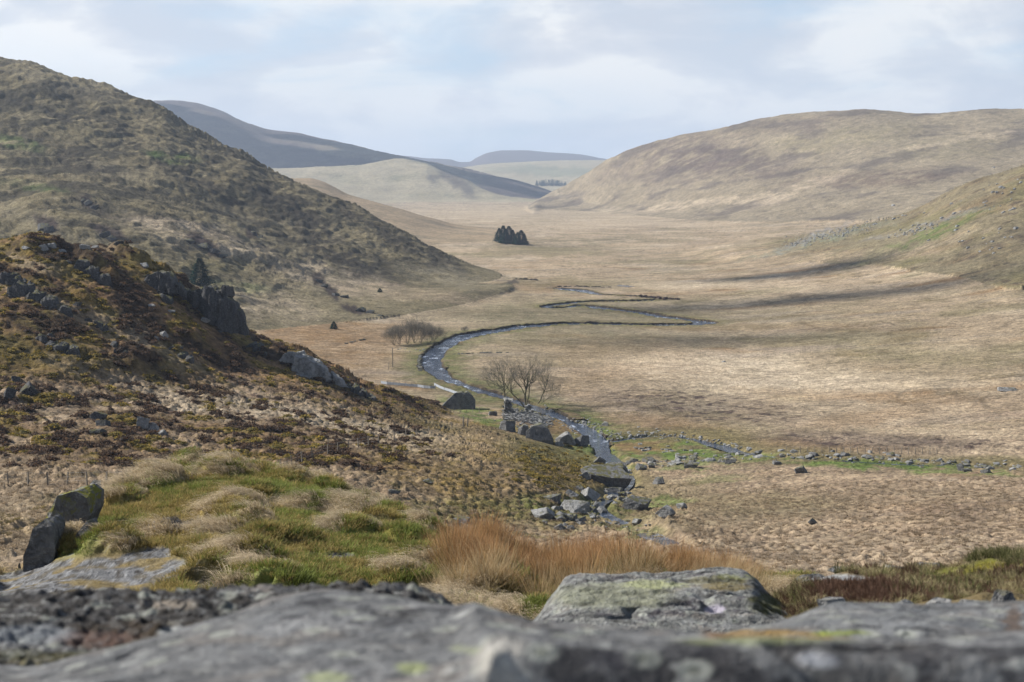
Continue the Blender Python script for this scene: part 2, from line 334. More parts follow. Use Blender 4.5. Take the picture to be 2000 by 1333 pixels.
def relief(x, y, H, dom):
    """everything the landforms carry: gullies, crags, tussocks, carved stream beds"""
    out = np.zeros(H.shape)
    for i in range(1, 9):
        m = dom == i
        if not m.any(): continue
        xs = x[m]; ys = y[m]; wl = WL[i]
        r = fbm(xs, ys, wl, 5, 40 + i, 0.48)
        lift = sstep(-50, -38, H[m])
        if i in (3, 4, 5): r = r - 0.9 * np.abs(fbm(xs, ys, wl * 0.7, 4, 60 + i)) + 0.35
        if i == 1:      # slanting rocky ribs on the left hill
            q = fbm(xs * 0.5 + ys * 0.35, ys * 1.2 - xs * 0.9, 42, 4, 71, 0.5)
            r = r + 0.9 * np.maximum(q, 0) ** 1.2 + 0.42 * np.abs(fbm(xs * 0.7 + ys * 0.2, ys - xs * 0.4, 13, 3, 75)) + 0.13 * fbm(xs, ys, 4, 2, 72)
        if i == 7:      # terraces along the right hill
            Hs_ = H[m]; q = fbm(xs * 0.4 - ys * 0.2, H[m] * 3.2 + ys * 0.10, 60, 3, 73)
            r = r + 0.45 * q + 0.25 * np.abs(fbm(xs, ys + Hs_ * 2, 38, 3, 76)) + 0.08 * fbm(xs, ys, 11, 2, 77)
        if i == 8:
            q = fbm(xs * 0.5, ys * 1.2 + xs * 0.5, 22, 4, 74, 0.5)
            r = r + 0.9 * np.maximum(q - 0.05, 0) + 0.12 * np.abs(fbm(xs, ys, 5, 3, 78))
        out[m] = AMP[i] * r * (0.15 + 0.85 * lift)
    m = (dom == 0)
    xs = x[m]; ys = y[m]; Hs = H[m]; o = np.zeros(xs.shape)
    far = sstep(600, 1500, ys)
    o += fbm(xs, ys, 60, 4, 3) * (0.5 + 3.0 * far * sstep(-50, -30, Hs)) + 0.22 * np.abs(fbm(xs, ys, 7, 3, 79)) * sstep(250, 320, ys)
    near = 1 - sstep(280, 420, ys)
    if near.any():
        k = near > 0; xn = xs[k]; yn = ys[k]; o_n = np.zeros(xn.shape)
        px, py = project(xn, yn, Hs[k])
        # the heathery ridge on the left: knolls and ledges
        ridge = ridge_mask(px, py, yn)
        o_n += ridge * (2.4 * np.maximum(fbm(xn, yn, 26, 4, 5), -0.15) + 1.8 * sstep(0.05, 0.3, fbm(xn * 0.8 + yn * 0.4, yn * 0.9, 12, 4, 6)) * np.clip(0.6 + fbm(xn, yn, 40, 2, 7), 0, 1) + 0.6 * fbm(xn, yn, 3.5, 3, 8))
        mid = (1 - sstep(0, 20, xn - 12)) * (1 - ridge)
        o_n += mid * 0.8 * fbm(xn, yn, 20, 3, 9)
        o_n += (1 - ridge) * (1 - mid) * 0.5 * fbm(xn, yn, 24, 3, 10)
        # tussocks
        tn = (1 - sstep(230, 300, yn))
        d1, i1, _ = cells(xn, yn, 1.15, 11); d2, i2, _ = cells(xn + 40, yn, 0.62, 12)
        hh = fbm(xn, yn, 9, 2, 13)
        bump = (np.clip(1 - (d1 / 0.62) ** 2, 0, 1) * (0.25 + 0.75 * i1) * 0.42 + np.clip(1 - (d2 / 0.6) ** 2, 0, 1) * i2 * 0.20)
        o_n += tn * bump * np.clip(0.8 + 0.7 * hh, 0.15, 1.4) * (0.8 + 0.5 * mid)
        tf = sstep(215, 280, yn)
        d3, i3, _ = cells(xn, yn, 2.2, 14)
        o_n += tf * np.clip(1 - (d3 / 0.6) ** 2, 0, 1) * i3 * 0.3 * np.clip(0.5 + fbm(xn, yn, 25, 2, 15), 0, 1)
        o[k] += o_n * near[k]
    out[m] = o
    # stream beds
    near_water = (y > 120) & (y < 800) & (np.abs(x) < 260)
    if near_water.any():
        xs = x[near_water]; ys = y[near_water]; cur = H[near_water] + out[near_water]
        for n, L in enumerate(COURSES):
            d, wd = dist_line(xs, ys, L)
            d = d + fbm(xs, ys, 5, 2, 20) * 0.5 * np.minimum(wd / 4, 1)
            dep = (1.5, 1.0, 0.6, 0.75, 0.8)[n]
            flat = 1 - sstep(wd * 0.5 + 6, wd * 0.5 + 22, d)
            if n < 3: cur = cur * (1 - flat) + flat * (H[near_water] + 0.15 * (cur - H[near_water]))
            cut = 1 - sstep(wd * 0.5 - 0.2, wd * 0.5 + (0.8, 0.8, 1.0, 1.2, 1.5)[n], d)
            cur = cur - dep * cut
        out[near_water] = cur - H[near_water]
    return out

def height(x, y):
    """ground height at scattered points"""
    x = np.atleast_1d(np.asarray(x, float)); y = np.atleast_1d(np.asarray(y, float))
    H, dom = base_height(x, y)
    return H + relief(x, y, H, dom)

# ------------------------------------------------------------------ tessellation: rows follow the visible surface so facets stay about pixel size
NC_IN, NROW = 1010, 830
us = np.concatenate([np.linspace(-0.66, -0.375, 50, endpoint=False), np.linspace(-0.375, 0.375, NC_IN), np.linspace(0.375, 0.66, 50)[1:]])
uc = np.linspace(us[0], us[-1], 260)
Yd = np.exp(np.linspace(math.log(60), math.log(12000), 1700))
HB, _ = base_height(uc[None] * Yd[:, None], np.broadcast_to(Yd[:, None], (len(Yd), len(uc))).copy())
V = HB / Yd[:, None] * F
run = np.maximum.accumulate(V, axis=0)
hid = run - V
dV = np.abs(np.diff(V, axis=0)); vis = 1 / (1 + (hid[1:] / 5.0) ** 2)
metric = dV * (0.04 + 0.96 * vis) + 14.0 * np.diff(np.log(Yd))[:, None]
kern = np.hanning(9); kern /= kern.sum()
metric = np.apply_along_axis(lambda r: np.convolve(np.pad(r, 4, mode='edge'), kern, 'valid'), 1, metric)
cum = np.concatenate([np.zeros((1, len(uc))), np.cumsum(metric, axis=0)])
tt = np.linspace(0, 1, NROW)
Yrow = np.array([np.interp(tt * cum[-1, c], cum[:, c], Yd) for c in range(len(uc))]).T       # [NROW, coarse columns]
YG = np.array([np.interp(us, uc, Yrow[r]) for r in range(NROW)])
XG = us[None] * YG
HG, DOM = base_height(XG, YG)
ZG = HG + relief(XG, YG, HG, DOM)

def grid_height(x, y):
    """height of the ground mesh itself"""
    x = np.asarray(x, float); y = np.asarray(y, float); u = x / y
    ci = np.clip(np.searchsorted(us, u) - 1, 0, len(us) - 2); out = np.zeros(len(x))
    order = np.argsort(ci); cs = ci[order]; st = np.searchsorted(cs, np.arange(len(us)))
    for c in np.unique(cs):
        sel = order[st[c]:(st[c + 1] if c + 1 < len(us) else len(cs))]
        t = (u[sel] - us[c]) / (us[c + 1] - us[c])
        out[sel] = (1 - t) * np.interp(y[sel], YG[:, c], ZG[:, c]) + t * np.interp(y[sel], YG[:, c + 1], ZG[:, c + 1])
    return out
def hit(px, py, ymin=70.0):
    """where the ray through a photo pixel first meets the ground"""
    u, v = ray(px, py); c = int(np.clip(np.searchsorted(us, u), 1, len(us) - 1))
    Yc = YG[:, c]; dlt = ZG[:, c] - v * Yc; ok = np.nonzero((dlt > 0) & (Yc > ymin))[0]
    if not len(ok): return Vector((u * 4000, 4000, v * 4000))
    k = ok[0]
    if k > 0 and Yc[k - 1] > ymin: t = -dlt[k - 1] / (dlt[k] - dlt[k - 1]); Yh = Yc[k - 1] + t * (Yc[k] - Yc[k - 1])
    else: Yh = Yc[k]
    return Vector((u * Yh, Yh, float(np.interp(Yh, Yc, ZG[:, c]))))
# ------------------------------------------------------------------ land cover (vegetation colours, with some shade painted in on the left hill)
TAN = (0.39, 0.305, 0.205); STRAW = (0.49, 0.40, 0.285); BRACKEN = (0.25, 0.155, 0.075); OLIVE = (0.17, 0.15, 0.07)
GREEN = (0.10, 0.155, 0.035); HEATHER = (0.055, 0.036, 0.026); OCHRE = (0.25, 0.17, 0.045); ROCK = (0.24, 0.24, 0.245); SCRUB = (0.085, 0.06, 0.052)
DULL = (0.23, 0.19, 0.115); MUD = (0.10, 0.075, 0.05); GREY_GRASS = (0.27, 0.235, 0.16)
A = np.array
def mixc(c, col, f): return c + (A(col) - c) * np.clip(f, 0, 1)[..., None]

def ground_cover(x, y, z, dom):
    px, py = project(x, y, z)
    n = x.shape
    n200 = fbm(x, y, 200, 4, 101); n60 = fbm(x, y, 60, 4, 102); n20 = fbm(x, y, 18, 4, 103); n6 = fbm(x, y, 5, 3, 104); n1 = fbm(x, y, 1.3, 2, 105)
    wx = px + 26 * fbm(px, py, 90, 3, 106) + 9 * fbm(px, py, 14, 2, 108); wy = py + 11 * fbm(px, py, 60, 3, 107) + 4 * fbm(px, py, 9, 2, 109)
    def blob(cx, cy, rx, ry, ang=0, soft=0.45, y0=0, y1=1e9):
        a = R(ang); dx = wx - cx; dy = wy - cy
        q = np.hypot((dx * math.cos(a) + dy * math.sin(a)) / rx, (-dx * math.sin(a) + dy * math.cos(a)) / ry)
        return (1 - sstep(1 - soft, 1 + soft, q)) * ((y > y0) & (y < y1))
    c = np.zeros(n + (3,)) + A(TAN)
    c = mixc(c, STRAW, sstep(-0.1, 0.5, n60 + 0.4 * n20))
    c = mixc(c, DULL, sstep(0.0, 0.4, n200 + 0.5 * n20) * 0.7)
    c = mixc(c, (0.30, 0.25, 0.20), sstep(0.1, 0.4, fbm(x * 0.5, y * 1.5, 30, 4, 170)) * 0.6)
    c = mixc(c, BRACKEN, sstep(0.15, 0.5, fbm(x, y * 1.6, 45, 4, 110)) * 0.75 * (1 - sstep(700, 1100, y)))
    # ---- near slopes
    flo = dom == 0; nr = (y < 300) & flo; nrf = (1 - sstep(270, 330, y)) * flo
    left = nr * (1 - sstep(0, 18, x - 5 - 0.02 * (y - 130)))
    tus = sstep(-0.5, 0.6, n6 + 0.6 * n1)
    c = mixc(c, (0.30, 0.21, 0.14), nrf * 0.6 * (1 - tus)); c = mixc(c, (0.42, 0.32, 0.215), nrf * 0.5 * tus)
    c = mixc(c, (0.16, 0.11, 0.085), nrf * sstep(0.25, 0.55, n1 + 0.5 * n6) * 0.75)
    c = mixc(c, OCHRE, left * sstep(-0.1, 0.45, n20 + 0.5 * n1) * 0.75)
    c = mixc(c, (0.13, 0.115, 0.035), left * sstep(0.15, 0.5, n6 - 0.2 * n20) * 0.7)
    for b, col, f in [((900, 900, 260, 80, 15), OCHRE, .4), ((1130, 915, 130, 40, 12), (0.15, 0.14, 0.04), .8), ((1000, 1000, 260, 30, 0), (0.18, 0.16, 0.06), .7), ((1050, 870, 90, 18, 10), OLIVE, .5), ((600, 835, 260, 22, 10), STRAW, .75), ((340, 790, 90, 22, 18), STRAW, .65), ((130, 830, 130, 18, 10), STRAW, .5),
                      ((300, 900, 200, 16, 0), BRACKEN, .35), ((1500, 985, 160, 24, 0), OLIVE, .4), ((1290, 960, 120, 26, 0), OLIVE, .35), ((1110, 925, 70, 18, 10), BRACKEN, .6), ((1890, 1000, 80, 20, 5), SCRUB, .3), ((1850, 1035, 100, 14, 0), SCRUB, .25), ((0, 1000, 90, 120, 0), TAN, .7), ((1380, 1010, 170, 26, 0), DULL, .4)]:
        c = mixc(c, col, blob(*b) * f * nr * (0.7 + 0.6 * (n6 + 0.5)))
    fl = flo * (y > 200)
    c = mixc(c, (0.20, 0.155, 0.085), fl * sstep(0.12, 0.3, fbm(x, y * 1.3, 28, 4, 171, 0.6)) * sstep(-0.4, 0.3, n1 + n6) * 0.75)
    c = mixc(c, (0.15, 0.115, 0.075), fl * (1 - sstep(0.010, 0.04, np.abs(fbm(x, y, 55, 3, 172)))) * sstep(-0.1, 0.2, fbm(x, y, 90, 2, 173)) * 0.65)
    c = mixc(c, (0.17, 0.15, 0.07), fl * sstep(0.2, 0.4, fbm(x, y, 70, 4, 174)) * 0.5)
    # ---- valley floor patches
    for b, col, f in [
        ((560, 680, 190, 60, 5), BRACKEN, .85), ((700, 650, 160, 22, 3), BRACKEN, .7), ((860, 610, 240, 14, 2), DULL, .75), ((1000, 585, 130, 16, 0), DULL, .6),
        ((1230, 700, 170, 40, 8), BRACKEN, .7), ((1120, 690, 190, 26, 0), DULL, .55), ((1170, 630, 280, 42, 2), (0.15, 0.14, 0.08), .75), ((1500, 605, 260, 26, 0), DULL, .35),
        ((1230, 745, 140, 32, -6), BRACKEN, .6), ((1480, 790, 60, 16, 0), BRACKEN, .35), ((1010, 560, 120, 10, 0), BRACKEN, .5), ((1130, 552, 160, 8, 0), OLIVE, .5),
        ((1450, 735, 260, 38, 4), (0.58, 0.48, 0.35), .85), ((1750, 745, 200, 16, 3), (0.56, 0.46, 0.33), .6), ((1500, 560, 300, 10, 2), STRAW, .6), ((1450, 650, 200, 8, 0), STRAW, .5), ((1050, 420, 300, 14, 0), STRAW, .6), ((1230, 440, 200, 8, 0), STRAW, .5), ((1300, 770, 190, 22, 6), STRAW, .6), ((1700, 830, 280, 50, 4), STRAW, .5), ((1800, 700, 240, 40, 0), DULL, .5), ((1720, 690, 90, 16, 0), OLIVE, .4), ((1900, 700, 150, 18, 0), OLIVE, .4),
        ((1290, 835, 160, 20, 5), BRACKEN, .55), ((1500, 870, 260, 14, 2), BRACKEN, .6), ((1560, 640, 260, 10, 0), BRACKEN, .35), ((1800, 780, 120, 10, 0), BRACKEN, .5), ((1600, 770, 160, 9, 2), BRACKEN, .4),
        ((1700, 815, 120, 14, -8), BRACKEN, .45), ((1290, 790, 120, 20, 4), SCRUB, .3), ((1400, 800, 170, 24, 6), SCRUB, .22), ((620, 530, 260, 60, 12), STRAW, .55), ((660, 595, 160, 16, 6), STRAW, .7),
        ((500, 560, 80, 12, 8), GREEN, .5), ((540, 580, 60, 10, 8), OLIVE, .5), ((1690, 860, 170, 16, 3), SCRUB, .55), ((1560, 862, 60, 7, 3), SCRUB, .5), ((1860, 866, 90, 10, 3), SCRUB, .4)]:
        k = blob(*b); c = mixc(c, col, k * f * (0.75 + 0.5 * n6) * (dom == 0 if col is not STRAW else 1))
    # heather-like broken patches
    for b in [(1690, 862, 190, 14, 3), (1300, 778, 110, 22, 3), (1420, 800, 160, 26, 4), (1930, 868, 80, 10, 0)]:
        c = mixc(c, SCRUB, blob(*b) * sstep(0.05, 0.3, fbm(x, y, 3.2, 3, 112)) * 0.9 * (y > 200))
    # darker olive band in the upper meanders, green strips by the water
    dr, wr = dist_line(x, y, RIVER, 30.0); dside, _ = dist_line(x, y, SIDE, 30.0); dp, wp = dist_line(x, y, POOL, 30.0); dc, wc = dist_line(x, y, CASCADE, 30.0)
    flo = dom == 0
    c = mixc(c, OLIVE, (1 - sstep(3, 13, dr + 3 * n20)) * 0.8 * flo)
    c = mixc(c, GREEN, (1 - sstep(4, 16, dr + 6 * n20)) * sstep(0.0, 0.4, n6 + 0.3) * 0.38 * flo * (y < 480))
    c = mixc(c, MUD, (1 - sstep(wr * 0.5 + 0.3, wr * 0.5 + 1.3, dr + 0.6 * n6)) * flo * 0.95)
    c = mixc(c, MUD, (1 - sstep(wp * 0.5 + 0.5, wp * 0.5 + 3.0, dp)) * flo * 0.8)
    k = (1 - sstep(4, 13, dside + 5 * n20)) * flo
    c = mixc(c, OLIVE, k * 0.7); 
    c = mixc(c, MUD, (1 - sstep(0.7, 1.5, dside + 0.8 * n6)) * flo * 0.9)
    for b, f in [((1290, 880, 130, 20, 3), .9), ((1330, 910, 110, 10, 0), .6), ((1720, 908, 190, 9, 2), .95), ((1900, 925, 130, 5, 2), .7), ((930, 808, 70, 14, 20), .9), ((1170, 850, 60, 30, 40), .5), ((1420, 893, 130, 8, 0), .6), ((1310, 985, 60, 12, 0), .7), ((1200, 1040, 90, 14, 0), .7), ((1130, 990, 120, 22, 5), .45), ((1400, 935, 60, 8, 0), .3)]:
        c = mixc(c, (0.13, 0.19, 0.045), blob(*b, y0=90) * f * sstep(-0.35, 0.15, n6 + 0.5 * n20))
    c = mixc(c, BRACKEN, blob(1250, 872, 60, 10, 0) * 0.7); c = mixc(c, BRACKEN, blob(1100, 836, 60, 10, 10) * 0.7)
    # ---- heathery left ridge
    ridge = nr * ridge_mask(px, py, y, 30 * n20 + 20 * n6)
    low = nr * left * (1 - ridge) * (py < 915 + 40 * n20) * (1 - sstep(700, 900, px + 60 * n20))
    c = mixc(c, (0.19, 0.12, 0.07), low * sstep(-0.25, 0.25, n20 + 0.5 * n6) * 0.7)
    c = mixc(c, (0.085, 0.055, 0.045), low * sstep(0.0, 0.3, fbm(x, y, 4.5, 4, 161)) * 0.8)
    c = mixc(c, (0.22, 0.16, 0.045), low * sstep(0.05, 0.3, fbm(x, y, 6, 4, 162)) * 0.7)
    c = mixc(c, STRAW, blob(600, 812, 270, 15, 10) * nr * .8); c = mixc(c, STRAW, blob(330, 775, 110, 14, 20) * nr * .6)
    c = mixc(c, (0.22, 0.13, 0.06), ridge * 0.8)
    c = mixc(c, (0.15, 0.12, 0.035), ridge * sstep(-0.2, 0.2, n20 + 0.4 * n6) * 0.8)
    c = mixc(c, HEATHER, ridge * sstep(-0.06, 0.2, fbm(x, y, 13, 4, 114) + 0.25 * n1) * 0.88)
    c = mixc(c, OCHRE, ridge * sstep(0.1, 0.4, fbm(x, y, 8, 4, 115)) * 0.85)
    c = mixc(c, (0.30, 0.225, 0.14), ridge * sstep(0.22, 0.5, fbm(x, y, 16, 3, 119)) * 0.6)
    for b, col, f in [((120, 600, 150, 14, 22), TAN, .6), ((280, 660, 120, 12, 30), TAN, .5), ((60, 515, 60, 14, 15), TAN, .7), ((200, 730, 160, 14, 15), TAN, .45)]:
        c = mixc(c, col, blob(*b, y1=300) * f)
    # ---- left hill
    L = dom == 1
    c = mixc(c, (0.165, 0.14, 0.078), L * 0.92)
    s1 = fbm(x * 0.6 + y * 0.35, y * 1.1 - x * 0.8, 46, 5, 120, 0.6)
    s2 = fbm(x, y, 11, 4, 121, 0.6)
    c = mixc(c, (0.27, 0.23, 0.15), L * sstep(0.1, 0.5, fbm(x, y, 70, 4, 123)) * 0.6); c = mixc(c, (0.26, 0.22, 0.14), L * sstep(0.1, 0.35, fbm(x, y, 14, 4, 124, 0.6)) * 0.6)
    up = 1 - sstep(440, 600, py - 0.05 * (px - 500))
    c = mixc(c, (0.048, 0.042, 0.028), L * sstep(-0.02, 0.2, s1 + 0.45 * s2 + 0.10 * up - 0.06) * (0.35 + 0.5 * up))  # dark patches: heather, plus shade painted in towards the crest
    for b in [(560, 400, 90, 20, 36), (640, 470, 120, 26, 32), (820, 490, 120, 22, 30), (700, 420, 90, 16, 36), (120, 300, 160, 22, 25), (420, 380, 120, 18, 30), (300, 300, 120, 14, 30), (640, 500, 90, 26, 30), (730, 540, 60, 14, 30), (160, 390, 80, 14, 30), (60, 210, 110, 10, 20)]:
        c = mixc(c, (0.05, 0.042, 0.03), blob(*b) * L * 0.8 * sstep(-0.35, 0.15, s2))  # more heather, and painted shade along the right of the crest
    for b, col, f in [((340, 308, 50, 9, 10), GREEN, .8), ((40, 280, 50, 10, 15), GREEN, .5), ((60, 365, 60, 10, 10), GREEN, .4), ((640, 545, 120, 26, 12), STRAW, .7), ((400, 470, 160, 22, 15), STRAW, .65), ((350, 440, 80, 10, 5), STRAW, .7), ((500, 590, 130, 30, 10), STRAW, .55), ((800, 575, 170, 14, 5), TAN, .6), ((870, 540, 100, 16, 12), GREY_GRASS, .6),
                      ((60, 430, 80, 22, 20), GREY_GRASS, .5), ((470, 560, 60, 10, 8), GREEN, .45), ((420, 520, 60, 14, 8), OLIVE, .4), ((100, 150, 130, 22, 20), GREY_GRASS, .5)]:
        c = mixc(c, col, blob(*b, y0=380) * (L | flo) * f * sstep(-0.5, 0.3, s2))
    for b in [(385, 470, 26, 8, 25), (620, 548, 16, 10, 40), (655, 575, 24, 7, 30), (700, 603, 26, 7, 15), (90, 437, 26, 12, 30), (175, 395, 18, 10, 30), (210, 455, 36, 12, 20), (500, 455, 14, 8, 30), (400, 478, 26, 9, 20), (420, 492, 20, 6, 20)]:
        c = mixc(c, (0.045, 0.032, 0.03), blob(*b, y0=380) * 0.9)
    # ---- far parts
    S = dom == 2
    c = mixc(c, (0.33, 0.25, 0.155), S * 0.7); c = mixc(c, (0.20, 0.165, 0.11), S * sstep(-0.1, 0.35, n60) * 0.7)
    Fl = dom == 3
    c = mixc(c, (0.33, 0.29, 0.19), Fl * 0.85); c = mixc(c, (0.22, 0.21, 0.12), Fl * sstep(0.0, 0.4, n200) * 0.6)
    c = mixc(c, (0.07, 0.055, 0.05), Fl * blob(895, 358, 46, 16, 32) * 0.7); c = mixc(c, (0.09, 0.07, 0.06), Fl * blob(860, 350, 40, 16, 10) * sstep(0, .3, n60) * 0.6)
    D = dom == 4
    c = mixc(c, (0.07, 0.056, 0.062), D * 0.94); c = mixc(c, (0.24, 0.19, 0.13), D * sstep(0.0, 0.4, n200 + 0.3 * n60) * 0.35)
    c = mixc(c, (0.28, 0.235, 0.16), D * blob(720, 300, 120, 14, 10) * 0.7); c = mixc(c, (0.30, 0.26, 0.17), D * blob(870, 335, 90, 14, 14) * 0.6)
    M = dom == 5
    c = mixc(c, (0.33, 0.29, 0.19), M * 0.9); c = mixc(c, (0.17, 0.19, 0.12), M * blob(1080, 335, 110, 9, 0) * 0.6)
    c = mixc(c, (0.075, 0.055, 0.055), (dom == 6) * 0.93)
    Rr = dom == 7
    c = mixc(c, (0.245, 0.205, 0.14), Rr * 0.9)
    t1 = fbm(x * 0.5 - y * 0.25, z * 2.2 + y * 0.25, 70, 5, 130, 0.6); t2 = fbm(x, y + z * 2, 26, 4, 131, 0.6)
    c = mixc(c, (0.36, 0.30, 0.21), Rr * sstep(0.05, 0.4, t2) * 0.5)
    c = mixc(c, (0.11, 0.09, 0.075), Rr * sstep(0.0, 0.28, t1) * 0.75); c = mixc(c, (0.13, 0.105, 0.08), Rr * sstep(0.15, 0.35, fbm(x, y + z, 11, 4, 132, 0.6)) * 0.6)
    for b, col, f in [((1400, 310, 160, 34, 8), (0.10, 0.075, 0.065), .75), ((1300, 330, 140, 30, -5), (0.12, 0.09, 0.075), .5), ((1700, 350, 160, 16, -3), (0.12, 0.085, 0.065), .7), ((1650, 270, 160, 20, -8), OLIVE, .35), ((1560, 370, 110, 10, -20), STRAW, .6), ((1350, 400, 200, 9, -6), STRAW, .6), ((1500, 250, 200, 14, -8), (0.12, 0.09, 0.07), .4), ((1850, 290, 120, 24, 0), OLIVE, .3), ((1870, 275, 130, 5, -8), STRAW, .5)]:
        c = mixc(c, col, blob(*b) * Rr * f * sstep(-0.4, 0.2, t2))
    N = dom == 8
    m1 = fbm(x * 0.6, y + x * 0.5, 26, 5, 140, 0.6); m2 = fbm(x, y, 7, 4, 141)
    N = N * sstep(-2, 6, z + 44 + 3 * n20); c = mixc(c, (0.185, 0.158, 0.095), N * 0.88); c = mixc(c, BRACKEN, N * sstep(0.0, 0.4, m1) * 0.3)
    c = mixc(c, OLIVE, N * sstep(0.0, 0.4, fbm(x, y, 40, 4, 142)) * 0.7)
    c = mixc(c, (0.08, 0.06, 0.045), N * sstep(0.2, 0.42, m2 + 0.3 * m1) * 0.75)
    for b, col, f in [((1800, 465, 150, 13, -22), GREEN, .6), ((1600, 470, 140, 7, -14), (0.20, 0.22, 0.16), .7), ((1590, 462, 90, 7, -20), ROCK, .6), ((1760, 450, 70, 5, -18), ROCK, .5), ((1950, 480, 90, 22, -15), (0.09, 0.07, 0.05), .5), ((1860, 425, 80, 6, -15), ROCK, .4), ((1700, 500, 160, 12, -4), TAN, .7), ((1850, 470, 90, 8, -15), STRAW, .3)]:
        c = mixc(c, col, blob(*b) * ((dom == 8) | flo) * f * sstep(-0.3, 0.2, m2) * (y > 450))
    c = mixc(c, (0.20, 0.17, 0.105), blob(1160, 470, 170, 7, 0) * flo * 0.8 * sstep(-.3, .2, n20)); c = mixc(c, OLIVE, blob(1060, 492, 130, 8, 0) * flo * 0.5)
    c = mixc(c, (0.055, 0.045, 0.04), blob(1000, 552, 14, 4, 0, y0=450) * 0.8)
    tf = (y > 300) & (y < 1100)
    speck = sstep(0.33, 0.5, fbm(x, y, 2.6, 3, 150)) * tf * (0.35 + 0.5 * (dom == 1))
    c = mixc(c, (0.11, 0.085, 0.055), speck * 0.7)
    return c

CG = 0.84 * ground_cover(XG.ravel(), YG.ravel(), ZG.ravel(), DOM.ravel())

# ------------------------------------------------------------------ mesh makers
def mesh_np(name, verts, faces, mat=None, parent=None, smooth=True, cols=None, link=True):
    """verts [N,3], faces [M,3] or [M,4] or a list of both; one mesh object"""
    me = bpy.data.meshes.new(name)
    blocks = faces if isinstance(faces, list) else [faces]
    blocks = [np.asarray(b) for b in blocks if len(b)]
    nl = sum(b.size for b in blocks); nf = sum(len(b) for b in blocks)
    me.vertices.add(len(verts)); me.vertices.foreach_set('co', np.asarray(verts, np.float32).ravel())
    me.loops.add(nl); me.polygons.add(nf)
    me.loops.foreach_set('vertex_index', np.concatenate([b.ravel() for b in blocks]).astype(np.int32))
    tot = np.concatenate([np.full(len(b), b.shape[1]) for b in blocks]); st = np.concatenate([[0], np.cumsum(tot)[:-1]])
    me.polygons.foreach_set('loop_start', st.astype(np.int32)); me.polygons.foreach_set('loop_total', tot.astype(np.int32))
    me.polygons.foreach_set('use_smooth', np.full(nf, smooth))
    me.update(calc_edges=True)
    if cols is not None:
        at = me.color_attributes.new('col', 'FLOAT_COLOR', 'POINT')
        cc = np.ones((len(verts), 4), np.float32); cc[:, :3] = cols; at.data.foreach_set('color', cc.ravel())
    if mat: me.materials.append(mat)
    o = bpy.data.objects.new(name, me)
    if parent: o.parent = parent
    if link: COL.objects.link(o)
    return o

def tag(o, label=None, cat=None, group=None, kind=None):
    if label: o['label'] = label
    if cat: o['category'] = cat
    if group: o['group'] = group
    if kind: o['kind'] = kind
    return o

def material(name, rough=0.95, spec=0.2):
    m = bpy.data.materials.new(name); m.use_nodes = True
    t = NT(m.node_tree); b = t.n['Principled BSDF']
    b.inputs['Roughness'].default_value = rough; b.inputs['Specular IOR Level'].default_value = spec
    return m, t, b

m_ground, t, b = material('upland_vegetation', 1.0, 0.1)
vc = t.new('ShaderNodeVertexColor', layer_name='col').outputs[0]
pos = t.new('ShaderNodeNewGeometry').outputs['Position']
g1 = t.noise(pos, 1.1, 5, 0.65); g2 = t.noise(pos, 0.12, 5, 0.62); g3 = t.noise(pos, 0.016, 6, 0.62)
g4 = t.noise(t.mapping(pos, (0.35, 0.5, 0.5)), 1.0, 6, 0.72)
br = t.math('MULTIPLY', t.ramp(g1, [(0.32, 0.55), (0.52, 1.0), (0.68, 1.35)]), t.math('MULTIPLY', t.ramp(g2, [(0.3, 0.70), (0.52, 1.0), (0.72, 1.25)]), t.math('MULTIPLY', t.ramp(g3, [(0.32, 0.84), (0.68, 1.16)]), t.ramp(g4, [(0.34, 0.6), (0.5, 1.0), (0.66, 1.3)]))))
t.l.new(t.mix(1.0, vc, br, 'MULTIPLY'), b.inputs['Base Color'])
bump = t.new('ShaderNodeBump', {'Height': t.noise(pos, 0.9, 6, 0.7), 'Strength': 1.0, 'Distance': 0.9})
t.l.new(bump.outputs[0], b.inputs['Normal'])

GNAMES = {0: 'ground', 1: 'hillside', 2: 'hillside', 3: 'far_hill', 4: 'far_hill', 5: 'far_hill', 6: 'far_hill', 7: 'hill', 8: 'hillside'}
def build_ground():
    nr, nc = XG.shape
    idx = np.arange(nr * nc).reshape(nr, nc)
    q = np.stack([idx[:-1, :-1], idx[:-1, 1:], idx[1:, 1:], idx[1:, :-1]], -1).reshape(-1, 4)
    df = DOM[:-1, :-1].reshape(-1)
    P = np.stack([XG.ravel(), YG.ravel(), ZG.ravel()], -1)
    groups = [[0], [1], [2], [3, 4], [5], [6], [7], [8]]
    for g in groups:
        fsel = q[np.isin(df, g)]
        if not len(fsel): continue
        used = np.unique(fsel); remap = np.full(len(P), -1, np.int64); remap[used] = np.arange(len(used))
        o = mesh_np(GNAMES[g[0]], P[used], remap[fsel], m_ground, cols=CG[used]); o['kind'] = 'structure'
build_ground()
